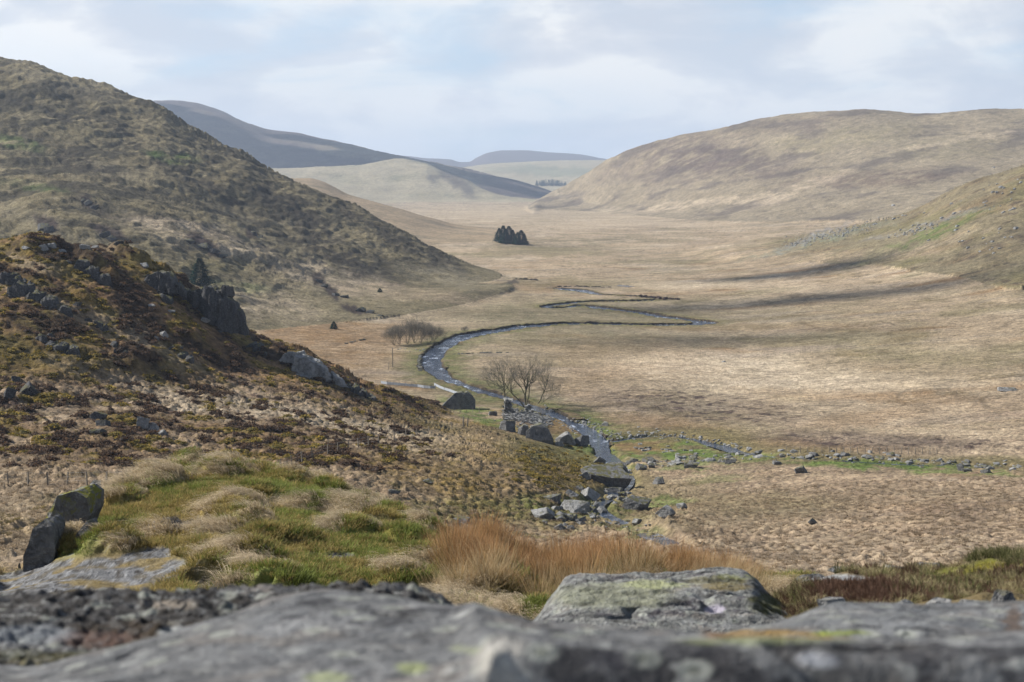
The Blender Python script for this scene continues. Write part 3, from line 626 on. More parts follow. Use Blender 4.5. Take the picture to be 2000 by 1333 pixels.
# ------------------------------------------------------------------ shared materials
def rock_material(name, base=(0.115, 0.115, 0.116), pale=(0.27, 0.275, 0.28), dark=(0.045, 0.045, 0.05), moss=0.5, scale=1.0, use_col=False, lo=0.55, streak=False, mosscol=(0.10, 0.095, 0.025)):
    m, t, b = material(name, 0.93, 0.2)
    geo = t.new('ShaderNodeNewGeometry'); p = geo.outputs['Position']
    n1 = t.noise(p, 0.9 * scale, 6, 0.6, 0.4); n2 = t.noise(p, 5.0 * scale, 6, 0.65); n3 = t.noise(t.mapping(p, (1.6, 1.6, 0.35)) if streak else p, 1.3 * scale, 8, 0.72, 0.6)
    col = t.mix(t.ramp(n1, [(0.35, 0.0), (0.65, 1.0)]), base, tuple(x * 1.45 for x in base))
    if use_col:
        va = t.new('ShaderNodeVertexColor', layer_name='col').outputs[0]
        col = t.mix(1.0, va, t.ramp(n1, [(0.3, 0.75), (0.7, 1.25)]), 'MULTIPLY')
    col = t.mix(t.ramp(n2, [(0.50, 0.0), (0.66, 0.3 if use_col else 0.6)]), col, pale)
    col = t.mix(t.ramp(n3, [(0.48, 0.0), (0.68, 0.4 if use_col else 0.7)]), col, dark)
    if not use_col:
        nz = t.new('ShaderNodeSeparateXYZ', {0: geo.outputs['Normal']}).outputs[2]
        mk = t.math('MULTIPLY', t.ramp(nz, [(lo, 0.0), (lo + 0.3, 1.0)]), t.ramp(t.noise(p, 1.3 * scale, 4, 0.6), [(0.62 - 0.22 * moss, 0.0), (0.70 - 0.22 * moss, 1.0)]))
        col = t.mix(t.math('MULTIPLY', mk, moss), col, mosscol)
    t.l.new(col, b.inputs['Base Color'])
    h = t.math('ADD', t.math('MULTIPLY', n2, 0.5), n1)
    bp = t.new('ShaderNodeBump', {'Height': h, 'Strength': 1.0, 'Distance': 0.5 / scale}); t.l.new(bp.outputs[0], b.inputs['Normal'])
    return m
m_rock = rock_material('lichened_gritstone', moss=0.8)
m_crag = rock_material('dark_crag_stone', base=(0.05, 0.05, 0.052), pale=(0.17, 0.173, 0.178), moss=0.75, streak=True)
m_rock_pale = rock_material('pale_lichened_stone', base=(0.20, 0.20, 0.197), pale=(0.37, 0.375, 0.37), moss=0.45)
m_rock_near = rock_material('near_rock', use_col=True, scale=7.0, pale=(0.30, 0.305, 0.31), moss=0)
m_rock_moss = rock_material('mossy_stone', moss=0.95, scale=4.0, lo=-0.05, mosscol=(0.17, 0.165, 0.02))
m_rock_lean = rock_material('leaning_stone', moss=0.6, scale=4.0)

m_veg, t, b = material('plant_blades', 0.8, 0.25)
vc = t.new('ShaderNodeVertexColor', layer_name='col').outputs[0]
rnd = t.new('ShaderNodeObjectInfo').outputs['Random']
vcol = t.mix(1.0, vc, t.ramp(rnd, [(0.0, 0.66), (1.0, 1.22)]), 'MULTIPLY')
t.l.new(vcol, b.inputs['Base Color'])
tr = t.new('ShaderNodeBsdfTranslucent', {'Color': vcol})
t.l.new(t.new('ShaderNodeMixShader', {0: 0.35, 1: b.outputs[0], 2: tr.outputs[0]}).outputs[0], t.n['Material Output'].inputs[0])
m_veg.use_backface_culling = False

m_knoll, t, b = material('turf_and_slab', 0.97, 0.15)
va = t.new('ShaderNodeVertexColor', layer_name='col'); p = t.new('ShaderNodeNewGeometry').outputs['Position']
k1 = t.noise(p, 9, 6, 0.65); k2 = t.noise(p, 34, 5, 0.65); k3 = t.noise(p, 16, 5, 0.6, 0.6)
col = t.mix(1.0, va.outputs[0], t.math('MULTIPLY', t.ramp(k1, [(0.3, 0.65), (0.7, 1.3)]), t.ramp(k2, [(0.3, 0.7), (0.7, 1.25)])), 'MULTIPLY')
t.l.new(col, b.inputs['Base Color'])
bp = t.new('ShaderNodeBump', {'Height': t.math('ADD', k1, t.math('MULTIPLY', k2, 0.4)), 'Strength': 0.9, 'Distance': 0.05}); t.l.new(bp.outputs[0], b.inputs['Normal'])

# ------------------------------------------------------------------ near sheets: the shelf below the viewpoint and the rocks on it
def tess(fn, px0, px1, nc, Y0, Y1, nr, weight=10.0):
    u = np.linspace((px0 - 1000) / F, (px1 - 1000) / F, nc)
    Yd = np.exp(np.linspace(math.log(Y0), math.log(Y1), 400))
    H = fn(u, np.broadcast_to(Yd[:, None], (400, nc)).copy())
    Vv = H / Yd[:, None] * F
    rn = np.maximum.accumulate(Vv, axis=0)
    met = np.abs(np.diff(Vv, axis=0)) / (1 + ((rn - Vv)[1:] / 8.0) ** 2) + weight * 30 * np.diff(np.log(Yd))[:, None]
    cm = np.concatenate([np.zeros((1, nc)), np.cumsum(met, 0)])
    kern = np.hanning(15); kern /= kern.sum()
    cm = np.apply_along_axis(lambda r: np.convolve(np.pad(r, 7, mode='edge'), kern, 'valid'), 1, cm)
    s = np.linspace(0, 1, nr)
    Yr = np.array([np.interp(s * cm[-1, c], cm[:, c], Yd) for c in range(nc)]).T
    return u[None] * Yr, Yr, fn(u, Yr)

def sheet_object(name, X, Y, Zc, cols, mat, thick=None, parent=None):
    nr, nc = X.shape; idx = np.arange(nr * nc).reshape(nr, nc)
    P = np.stack([X.ravel(), Y.ravel(), Zc.ravel()], -1)
    q = np.stack([idx[:-1, :-1], idx[:-1, 1:], idx[1:, 1:], idx[1:, :-1]], -1).reshape(-1, 4)
    if thick:
        ring = np.concatenate([idx[0, :], idx[1:, -1], idx[-1, -2::-1], idx[-2:0:-1, 0]])
        low = P[ring].copy(); low[:, 2] -= thick
        n0 = len(P); P = np.concatenate([P, low, [[X.mean(), Y.mean(), low[:, 2].min()]]]); k = np.arange(len(ring)); k2 = np.roll(k, -1)
        sk = np.stack([ring[k2], ring[k], n0 + k, n0 + k2], -1)
        bt = np.stack([n0 + k2, n0 + k, np.full(len(k), len(P) - 1)], -1)
        cols = np.concatenate([cols, np.full((len(ring) + 1, 3), 0.1)])
        return mesh_np(name, P, [q, sk, bt], mat, cols=cols, parent=parent)
    return mesh_np(name, P, q, mat, cols=cols, parent=parent)

KNOLL = Sheet([
    [(-900, Z(-3.6), 8.5), (1000, Z(-3.6), 8.5), (2900, Z(-3.6), 8.5)],
    [(-900, 1250, 13.5), (0, 1195, 14), (450, 1172, 14.5), (900, 1180, 14.5), (1200, 1195, 14.5), (1600, 1215, 14), (2900, 1230, 14)],
    [(-900, 1200, 15.8), (-300, 1165, 15.8), (0, 1142, 16), (200, 1075, 17.6), (450, 1015, 19), (700, 1045, 18.5), (870, 1092, 17.8), (1000, 1132, 17.0), (1300, 1150, 16.5), (1600, 1178, 16), (2900, 1200, 16)],
    [(-900, 1190, 17), (-300, 1150, 17), (-20, 1124, 17.3), (60, 1108, 17.8), (115, 1085, 18.5), (160, 1045, 19.4), (195, 995, 21), (235, 955, 22.4), (300, 927, 23.4), (350, 910, 24), (430, 905, 24.5), (490, 912, 24.5), (560, 934, 24), (660, 967, 23), (740, 1000, 22), (820, 1034, 20.6), (870, 1066, 19.6), (950, 1110, 18.6), (1300, 1128, 18), (1480, 1150, 17.4), (1700, 1180, 17), (2900, 1200, 17)],
    [(-900, Z(-9.5), 24), (0, Z(-9.5), 25), (450, Z(-9), 31), (1000, Z(-9), 27), (2900, Z(-8), 25)],
    [(-900, Z(-16), 50), (1000, Z(-16), 50), (2900, Z(-16), 50)],
])
def slab_mask(x, y, z):
    px, py = project(x, y, z)
    wx = px + 30 * fbm(x, y, 1.1, 3, 301) + 8 * fbm(x, y, 0.22, 2, 302); wy = py + 14 * fbm(x, y, 0.9, 3, 303) + 6 * fbm(x, y, 0.2, 2, 304)
    m = np.zeros(x.shape)
    for cx, cy, rx, ry, a in [(150, 1140, 250, 56, -8), (-250, 1180, 260, 50, 0), (270, 1092, 90, 18, -12), (350, 1024, 85, 13, -6), (260, 1060, 50, 8, -10), (645, 1085, 60, 12, 0), (410, 1145, 50, 16, 0), (500, 1185, 160, 20, 0), (100, 1205, 330, 30, 0), (250, 925, 60, 12, 0)]:
        ar = R(a); dx = wx - cx; dy = wy - cy
        q = np.hypot((dx * math.cos(ar) + dy * math.sin(ar)) / rx, (-dx * math.sin(ar) + dy * math.cos(ar)) / ry)
        m = np.maximum(m, 1 - sstep(0.8, 1.05, q))
    return m * (y < 26)
def tussock_field(x, y):
    d, i, _ = cells(x, y * 0.8, 0.72, 310, 0.95)
    on = sstep(0.35, 0.5, i + 0.25 * fbm(x, y, 2.2, 2, 312))
    return np.clip(1 - (d / 0.62) ** 2, 0, 1) * on, on, d, i
def knoll_height(x, y):
    u = (x / y)
    h = KNOLL(u, y[None])[0] if x.ndim == 1 else KNOLL(u[-1], y)
    s = slab_mask(x, y, h)
    tf, on, d, i = tussock_field(x, y)
    h = h + 0.16 * fbm(x, y, 1.9, 3, 314) + (1 - s) * (0.17 * tf * (0.5 + i) + 0.04 * fbm(x, y, 0.2, 2, 316)) + s * (0.05 * fbm(x * 0.6, y * 1.4, 0.35, 3, 317) - 0.04)
    return h, s
def knoll_fn(u, Y):
    x = u[None] * Y
    return knoll_height(x, Y)[0]
kx, ky, kz = tess(knoll_fn, -900, 2900, 760, 8.6, 48, 330)
def knoll_cover(x, y, z, s):
    px, py = project(x, y, z)
    c = np.zeros(x.shape + (3,)) + A((0.20, 0.17, 0.075))
    n = fbm(x, y, 1.6, 4, 320); n2 = fbm(x, y, 0.4, 3, 321)
    green = sstep(-0.15, 0.25, n - 0.2 + 0.35 * sstep(300, 800, px) + 0.25 * np.exp(-((py - 945) / 45) ** 2))
    c = mixc(c, (0.15, 0.19, 0.045), green * 0.75)
    c = mixc(c, (0.24, 0.165, 0.04), sstep(0.0, 0.35, fbm(x, y, 1.1, 3, 322)) * 0.6)
    c = mixc(c, (0.33, 0.26, 0.16), sstep(0.0, 0.4, fbm(x, y, 0.8, 3, 323) - 0.3 * green) * 0.55)
    rk = np.zeros(x.shape + (3,)) + A((0.27, 0.275, 0.285))
    rk = rk * 0.55; rk = mixc(rk, (0.27, 0.275, 0.28), sstep(0.16, 0.3, fbm(x * 1.4, y * 0.7, 0.10, 3, 324)) * 0.7); rk = mixc(rk, (0.07, 0.065, 0.06), sstep(0.1, 0.22, fbm(x, y, 0.13, 3, 329)))
    rk = mixc(rk, (0.10, 0.085, 0.06), sstep(0.08, 0.3, fbm(x, y, 0.3, 4, 325)) * 0.8)
    rk = mixc(rk, (0.20, 0.15, 0.06), sstep(0.05, 0.25, fbm(x, y, 0.5, 4, 326)) * 0.8)
    return mixc(c, rk, s)
_ks = slab_mask(kx, ky, kz)
o = sheet_object('grassy_knoll', kx, ky, kz, knoll_cover(kx.ravel(), ky.ravel(), kz.ravel(), _ks.ravel()), m_knoll)
tag(o, kind='structure')

def build_rock_sheet(name, label, lines, px0, px1, nc, Y0, Y1, nr, disp, cover, thick=0.6, cat='rock'):
    sh = Sheet(lines)
    def fn(u, Y): return sh(u, Y) + disp(u[None] * Y, Y)
    X, Y, Zc = tess(fn, px0, px1, nc, Y0, Y1, nr)
    o = sheet_object(name, X, Y, Zc, cover(X.ravel(), Y.ravel(), Zc.ravel()), m_rock_near, thick)
    return tag(o, label, cat)

def crack(x, y, wl, w, seed): return 1 - sstep(0.0, w, np.abs(fbm(x * 0.55 + y * 0.2, y * 1.3 + x * 0.15, wl, 3, seed)))
def near_cover(base, dark, dark_amt, blobs=(), fine=0.05):
    def f(x, y, z):
        px, py = project(x, y, z)
        c = np.zeros(x.shape + (3,)) + A(base)
        c = mixc(c, (0.25, 0.255, 0.26), sstep(0.0, 0.4, fbm(x, y + z, 0.22, 4, 331)) * 0.6); c = mixc(c, (0.09, 0.09, 0.092), sstep(0.15, 0.35, fbm(x * 0.5 + 3, y + z, 0.05, 4, 337)) * 0.6)
        c = mixc(c, (0.24, 0.21, 0.18), sstep(0.1, 0.4, fbm(x + 5, y + z, 0.15, 3, 332)) * 0.5)
        d = fbm(x, y + z * 1.5, 0.12, 5, 333, 0.65)
        amt = dark_amt(px, py) if callable(dark_amt) else dark_amt
        c = mixc(c, dark, sstep(0.22 - amt * 0.5, 0.36 - amt * 0.5, d) * 0.92)
        c = mixc(c, (0.34, 0.35, 0.34), sstep(0.28, 0.34, fbm(x + 9, y + z, fine, 3, 334)) * 0.7)
        c = mixc(c, (0.05, 0.048, 0.045), crack(x, y, 0.5, 0.035, 390) * 0.7)
        c = mixc(c, (0.06, 0.06, 0.062), sstep(0.12, 0.2, fbm(x, y + z, 0.035, 4, 338, 0.7)) * 0.55)
        cd, ci_, _ = cells(x, (y + z * 1.3), 0.075, 339); ros = (1 - sstep(0.22, 0.30, cd + 0.06 * fbm(x, y, 0.02, 2, 340))) * (ci_ > 0.62)
        c = mixc(c, (0.33, 0.345, 0.31), ros * 0.75); c = mixc(c, (0.14, 0.15, 0.12), ros * (1 - sstep(0.06, 0.12, cd)) * 0.8)
        for cx, cy, rx, ry, col, fct in blobs:
            wx = px + 22 * fbm(x, y + z, 0.09, 3, 335); wy = py + 9 * fbm(x + 3, y + z, 0.07, 3, 336)
            c = mixc(c, col, (1 - sstep(0.6, 1.2, np.hypot((wx - cx) / rx, (wy - cy) / ry))) * fct)
        return c
    return f
GREENL = (0.33, 0.37, 0.16)
# nearest slab with its broken front edge
def d1(x, y): return -0.014 * crack(x, y, 0.5, 0.03, 390) + 0.010 * fbm(x, y, 0.35, 4, 341) + 0.006 * fbm(x * 0.4, y * 1.6, 0.09, 3, 342)
build_rock_sheet('rock_slab', 'long flat grey rock slab with a broken dark front edge, closest to the viewer', [
    [(-900, 1900, 1.22), (900, 1900, 1.22), (1000, 1950, 1.32), (2900, 1950, 1.32)],
    [(-900, 1460, 1.42), (-200, 1420, 1.42), (300, 1400, 1.42), (800, 1385, 1.42), (920, 1350, 1.42), (960, 1272, 1.44), (1010, 1254, 1.46), (1100, 1262, 1.46), (1250, 1268, 1.46), (1500, 1272, 1.45), (1750, 1290, 1.44), (2000, 1288, 1.44), (2900, 1300, 1.44)],
    [(-900, 1350, 1.8), (0, 1345, 1.8), (200, 1318, 1.8), (450, 1278, 1.8), (700, 1262, 1.8), (880, 1262, 1.75), (960, 1240, 1.65), (1040, 1243, 1.65), (1300, 1252, 1.65), (1500, 1256, 1.65), (1750, 1268, 1.65), (2000, 1262, 1.7), (2900, 1290, 1.7)],
    [(-900, 1330, 2.3), (-100, 1300, 2.3), (60, 1326, 2.35), (200, 1288, 2.4), (420, 1226, 2.5), (520, 1190, 2.6), (640, 1182, 2.7), (720, 1186, 2.65), (830, 1200, 2.55), (930, 1209, 2.45), (1000, 1222, 2.3), (1060, 1238, 2.15), (1300, 1246, 2.05), (1500, 1250, 2.0), (1750, 1256, 2.0), (2000, 1250, 2.1), (2900, 1280, 2.1)],
    [(-900, Z(-1.4), 2.7), (1000, Z(-1.5), 2.9), (2900, Z(-1.4), 2.6)]],
    -900, 2900, 620, 1.24, 2.75, 300, d1,
    near_cover((0.15, 0.155, 0.16), (0.035, 0.035, 0.04), lambda px, py: 0.15 + 0.72 * sstep(1252, 1275, py) * sstep(1020, 1100, px) - 0.5 * (1 - sstep(900, 1000, px)) * sstep(1215, 1240, py), [
        (640, 1325, 50, 14, GREENL, .55), (800, 1305, 36, 12, GREENL, .7), (920, 1270, 40, 8, GREENL, .3), (1500, 1252, 170, 9, GREENL, .5), (1555, 1238, 140, 10, (0.28, 0.16, 0.03), .95), (1640, 1232, 60, 8, (0.22, 0.28, 0.02), .9), (1430, 1240, 60, 7, (0.25, 0.13, 0.04), .8),
        (985, 1300, 55, 60, (0.44, 0.42, 0.38), .8), (1600, 1290, 50, 16, (0.40, 0.42, 0.46), .7), (1200, 1290, 60, 20, (0.05, 0.05, 0.06), .7)]), 0.5, 'rock')
# dark crusty lichen ridge behind it, left
def d2(x, y): return 0.035 * fbm(x, y, 0.4, 4, 351) + 0.030 * np.abs(fbm(x, y, 0.07, 3, 352)) + 0.010 * fbm(x, y, 0.025, 2, 353)
build_rock_sheet('rock_ledge', 'low ledge crusted with black lichen and brown moss, left of and behind the near slab', [
    [(-900, Z(-1.2), 2.1), (600, Z(-1.3), 2.3), (1100, Z(-1.4), 2.4), (1300, Z(-1.7), 2.4)],
    [(-900, 1330, 2.45), (0, 1318, 2.45), (130, 1300, 2.5), (300, 1275, 2.55), (440, 1240, 2.65), (600, 1205, 2.8), (800, 1205, 2.8), (930, 1225, 2.75), (1040, 1290, 2.6), (1300, Z(-1.5), 2.6)],
    [(-900, 1250, 2.8), (0, 1222, 2.8), (200, 1215, 2.85), (450, 1190, 2.9), (700, 1165, 3.0), (850, 1190, 2.95), (930, 1222, 2.9), (1040, 1300, 2.8), (1300, Z(-1.6), 2.8)],
    [(-900, 1190, 3.2), (0, 1168, 3.2), (100, 1172, 3.2), (210, 1160, 3.2), (330, 1166, 3.2), (450, 1154, 3.25), (560, 1153, 3.25), (700, 1150, 3.25), (780, 1153, 3.2), (830, 1166, 3.15), (880, 1188, 3.1), (930, 1212, 3.0), (1040, 1300, 2.95), (1300, Z(-1.7), 2.95)],
    [(-900, Z(-1.9), 3.7), (600, Z(-2.0), 3.8), (1300, Z(-2.4), 3.8)]],
    -900, 1180, 420, 2.15, 3.75, 260, d2,
    near_cover((0.095, 0.096, 0.10), (0.028, 0.025, 0.023), lambda px, py: 0.85 + 0.25 * np.exp(-((py - 1175) / 25) ** 2) - 0.9 * np.exp(-((px - 640) / 150) ** 2 - ((py - 1215) / 18) ** 2) - 0.5 * np.exp(-((px - 60) / 110) ** 2 - ((py - 1245) / 18) ** 2), [
        (290, 1240, 190, 30, (0.045, 0.032, 0.02), .9), (190, 1248, 90, 16, (0.12, 0.075, 0.06), .85), (330, 1262, 110, 12, (0.06, 0.06, 0.012), .8), (150, 1300, 110, 14, (0.10, 0.085, 0.04), .8), (120, 1290, 120, 16, (0.14, 0.12, 0.05), .7), (60, 1240, 90, 22, (0.30, 0.33, 0.36), .6), (330, 1182, 60, 8, (0.36, 0.31, 0.25), .7), (335, 1235, 30, 12, (0.36, 0.38, 0.38), .8), (20, 1320, 60, 20, (0.34, 0.36, 0.40), .6), (30, 1280, 200, 10, (0.05, 0.05, 0.02), .6)], 0.03), 0.7, 'rock')
# second slab on the right
def d3(x, y): return -0.012 * crack(x, y, 0.6, 0.03, 392) + 0.02 * fbm(x, y, 0.5, 4, 361) + 0.008 * fbm(x * 0.5, y, 0.1, 3, 362)
build_rock_sheet('rock_slab', 'smooth grey rock slab lying behind the near slab on its right', [
    [(1100, Z(-1.9), 2.15), (1500, Z(-1.3), 2.15), (2900, Z(-1.3), 2.15)],
    [(1100, 1330, 2.5), (1300, 1290, 2.5), (1420, 1255, 2.5), (1500, 1246, 2.45), (1700, 1246, 2.4), (1830, 1244, 2.4), (1900, 1250, 2.4), (2000, 1262, 2.4), (2900, 1270, 2.4)],
    [(1100, 1340, 2.8), (1300, 1295, 2.8), (1420, 1248, 2.8), (1540, 1222, 2.8), (1640, 1196, 2.8), (1740, 1200, 2.8), (1830, 1206, 2.8), (1950, 1206, 2.8), (2900, 1215, 2.8)],
    [(1100, 1345, 3.1), (1300, 1300, 3.1), (1420, 1247, 3.1), (1500, 1228, 3.1), (1560, 1206, 3.15), (1610, 1190, 3.2), (1645, 1179, 3.2), (1690, 1183, 3.2), (1740, 1187, 3.2), (1850, 1189, 3.2), (1930, 1184, 3.2), (2000, 1183, 3.2), (2900, 1190, 3.2)],
    [(1100, Z(-2.3), 3.6), (1500, Z(-2.2), 3.6), (2900, Z(-2.2), 3.6)]],
    1120, 2900, 360, 2.2, 3.6, 200, d3,
    near_cover((0.17, 0.178, 0.185), (0.05, 0.05, 0.055), -0.1, [(1500, 1238, 120, 8, (0.28, 0.17, 0.03), .7), (1640, 1236, 60, 7, (0.24, 0.29, 0.03), .8), (1980, 1215, 20, 30, (0.12, 0.07, 0.04), .7), (1880, 1243, 90, 6, (0.05, 0.05, 0.05), .6)]), 0.5, 'rock')
# the humped lichened rock in the middle
def d4(x, y):
    s = fbm(x * 0.35 + y * 0.1, y * 1.2, 0.16, 3, 372)
    return -0.03 * crack(x, y, 0.9, 0.04, 391) + 0.05 * fbm(x, y, 0.7, 4, 371) + 0.03 * np.sign(s) * np.abs(s) ** 0.6 + 0.008 * fbm(x, y, 0.06, 2, 373)
build_rock_sheet('humped_rock', 'big humped pale rock with yellow-green and black lichen, in front of the rushes', [
    [(850, Z(-3.2), 5.0), (1100, Z(-2.6), 5.0), (1500, Z(-2.5), 5.0), (1800, Z(-3.2), 5.0)],
    [(850, 1330, 5.6), (1000, 1250, 5.6), (1060, 1228, 5.6), (1200, 1222, 5.6), (1500, 1226, 5.6), (1600, 1240, 5.6), (1800, 1330, 5.6)],
    [(850, 1350, 6.0), (1000, 1250, 6.0), (1060, 1205, 6.0), (1120, 1178, 6.0), (1200, 1170, 6.1), (1350, 1162, 6.1), (1450, 1176, 6.0), (1520, 1204, 6.0), (1600, 1236, 6.0), (1800, 1340, 6.0)],
    [(850, 1360, 6.6), (1000, 1250, 6.6), (1060, 1195, 6.6), (1105, 1142, 6.6), (1140, 1134, 6.7), (1200, 1138, 6.8), (1260, 1134, 6.9), (1350, 1130, 6.9), (1420, 1130, 6.8), (1465, 1140, 6.7), (1510, 1180, 6.6), (1560, 1210, 6.6), (1800, 1350, 6.6)],
    [(850, 1370, 7.1), (1000, 1255, 7.1), (1050, 1205, 7.1), (1085, 1160, 7.1), (1110, 1130, 7.2), (1122, 1125, 7.2), (1180, 1127, 7.3), (1240, 1120, 7.4), (1330, 1116, 7.4), (1400, 1118, 7.3), (1448, 1124, 7.2), (1475, 1142, 7.1), (1510, 1176, 7.0), (1560, 1208, 7.0), (1800, 1360, 7.0)],
    [(850, Z(-3.6), 8.0), (1300, Z(-3.4), 8.4), (1800, Z(-3.6), 8.0)]],
    900, 1720, 420, 5.05, 8.2, 300, d4,
    near_cover((0.20, 0.205, 0.195), (0.06, 0.055, 0.065), lambda px, py: 0.05 + 0.3 * np.exp(-((px - 1230) / 140) ** 2 - ((py - 1190) / 22) ** 2), [
        (1200, 1165, 130, 28, (0.25, 0.26, 0.165), .6), (1280, 1142, 70, 8, (0.34, 0.36, 0.16), .6), (1400, 1135, 70, 8, (0.16, 0.14, 0.05), .6), (1440, 1128, 50, 5, (0.25, 0.26, 0.10), .6), (1400, 1190, 18, 10, (0.46, 0.43, 0.52), .8), (1500, 1180, 40, 22, (0.09, 0.09, 0.02), .85), (1420, 1146, 60, 8, (0.16, 0.12, 0.03), .7)], 0.04), 0.6, 'rock')
# bank on the right
BANK = [
    [(1250, Z(-3.4), 4.6), (1600, Z(-2.5), 4.6), (2900, Z(-2.4), 4.6)],
    [(1250, 1330, 5.6), (1400, 1280, 5.6), (1560, 1222, 5.6), (1700, 1200, 5.6), (2000, 1195, 5.6), (2900, 1195, 5.6)],
    [(1250, 1330, 6.6), (1400, 1270, 6.6), (1540, 1190, 6.6), (1620, 1162, 6.6), (1750, 1158, 6.6), (1850, 1152, 6.6), (2000, 1135, 6.6), (2900, 1110, 6.6)],
    [(1250, 1340, 7.8), (1400, 1280, 7.8), (1520, 1180, 7.8), (1580, 1146, 7.8), (1650, 1128, 7.9), (1720, 1120, 8.0), (1790, 1118, 8.0), (1850, 1122, 8.0), (1890, 1104, 8.0), (1920, 1088, 8.0), (1960, 1082, 8.0), (2050, 1078, 8.0), (2900, 1060, 8.0)],
    [(1250, Z(-4.2), 9.2), (1600, Z(-3.6), 9.2), (2900, Z(-3.6), 9.2)]]
bank_sheet = Sheet(BANK)
def bank_fn(u, Y): return bank_sheet(u, Y) + 0.10 * fbm(u[None] * Y, Y, 0.8, 3, 381) + 0.03 * fbm(u[None] * Y, Y, 0.15, 3, 382)
bx, by, bz = tess(bank_fn, 1350, 2900, 320, 4.7, 9.0, 170)
def bank_cover(x, y, z):
    px, py = project(x, y, z)
    c = np.zeros(x.shape + (3,)) + A((0.13, 0.10, 0.05))
    c = mixc(c, (0.06, 0.045, 0.035), sstep(-0.1, 0.2, fbm(x, y, 0.6, 3, 383)) * 0.8)
    c = mixc(c, (0.13, 0.14, 0.02), sstep(0.05, 0.3, fbm(x, y, 0.5, 3, 384)) * 0.7)
    c = mixc(c, (0.16, 0.14, 0.02), (1 - sstep(0.6, 1.2, np.hypot((px - 1950) / 70, (py - 1115) / 20))) * 0.9)
    c = mixc(c, (0.30, 0.31, 0.32), (1 - sstep(0.7, 1.1, np.hypot((px - 1640) / 80, (py - 1135) / 14) + 0.3 * fbm(x, y, .2, 3, 385))) * 0.9)
    return c
tag(sheet_object('heather_bank', bx, by, bz, bank_cover(bx.ravel(), by.ravel(), bz.ravel()), m_knoll, 1.0), kind='structure')
# ------------------------------------------------------------------ rocks
def ico(sub):
    t = (1 + 5 ** 0.5) / 2
    v = A([(-1, t, 0), (1, t, 0), (-1, -t, 0), (1, -t, 0), (0, -1, t), (0, 1, t), (0, -1, -t), (0, 1, -t), (t, 0, -1), (t, 0, 1), (-t, 0, -1), (-t, 0, 1)], float)
    v /= np.linalg.norm(v, axis=1)[:, None]
    f = A([(0, 11, 5), (0, 5, 1), (0, 1, 7), (0, 7, 10), (0, 10, 11), (1, 5, 9), (5, 11, 4), (11, 10, 2), (10, 7, 6), (7, 1, 8), (3, 9, 4), (3, 4, 2), (3, 2, 6), (3, 6, 8), (3, 8, 9), (4, 9, 5), (2, 4, 11), (6, 2, 10), (8, 6, 7), (9, 8, 1)])
    for _ in range(sub):
        e = np.sort(np.concatenate([f[:, [0, 1]], f[:, [1, 2]], f[:, [2, 0]]]), 1)
        ue, inv = np.unique(e, axis=0, return_inverse=True); inv = inv.ravel()
        mid = v[ue[:, 0]] + v[ue[:, 1]]; mid /= np.linalg.norm(mid, axis=1)[:, None]
        n = len(v); v = np.concatenate([v, mid]); k = len(f); a, b, c = n + inv[:k], n + inv[k:2 * k], n + inv[2 * k:]
        f = np.concatenate([np.stack([f[:, 0], a, c], 1), np.stack([f[:, 1], b, a], 1), np.stack([f[:, 2], c, b], 1), np.stack([a, b, c], 1)])
    return v, f
ICO = {k: ico(k) for k in (1, 2, 3, 4, 5)}
def n3(p, wl, octs, seed): return (fbm(p[:, 0] + p[:, 2] * 0.7, p[:, 1] - p[:, 2] * 0.6, wl, octs, seed) + fbm(p[:, 2] - p[:, 0] * 0.4, p[:, 0] + p[:, 1], wl, octs, seed + 50)) * 0.6

def rock_shape(seed, sub=3, cuts=12, rough=0.05, sharp=1.0, top=None):
    r = np.random.RandomState(seed); v, f = ICO[sub]
    q_, _ = np.linalg.qr(r.normal(size=(3, 3)) * 0.35 + np.eye(3)); box = np.concatenate([q_, -q_]) + r.normal(size=(6, 3)) * 0.16
    nrm = np.concatenate([box, r.normal(size=(max(2, cuts - 6), 3))]); nrm /= np.linalg.norm(nrm, axis=1)[:, None]
    off = np.concatenate([r.uniform(0.5, 0.72, 6), r.uniform(0.55, 0.8, len(nrm) - 6)])
    d = v @ nrm.T; rad = np.where(d > 0.05, off[None] / np.maximum(d, 0.05), 9).min(1)
    rad = np.minimum(rad, 1.12) * sharp + (1 - sharp)
    p = v * rad[:, None]
    p = p * (1 + rough * n3(p * 1.0, 0.8, 4, seed * 3 + 1)[:, None] * 2) + v * (rough * 0.5 * n3(p, 0.22, 3, seed * 3 + 2))[:, None]
    return p, f
def rotz(p, a):
    c, s = math.cos(a), math.sin(a); q = p.copy(); q[:, 0] = c * p[:, 0] - s * p[:, 1]; q[:, 1] = s * p[:, 0] + c * p[:, 1]; return q
def roty(p, a):
    c, s = math.cos(a), math.sin(a); q = p.copy(); q[:, 0] = c * p[:, 0] + s * p[:, 2]; q[:, 2] = -s * p[:, 0] + c * p[:, 2]; return q

_surf_cache = {}
def ground_at(px, py, where='land'):
    if where == 'land': return hit(px, py)
    u, v = ray(px, py); Ys = np.linspace(9, 30, 900)
    h = knoll_height(u * Ys, Ys)[0]; k = np.nonzero(h - v * Ys > 0)[0]
    i = k[0] if len(k) else 600
    return Vector((u * Ys[i], Ys[i], h[i]))

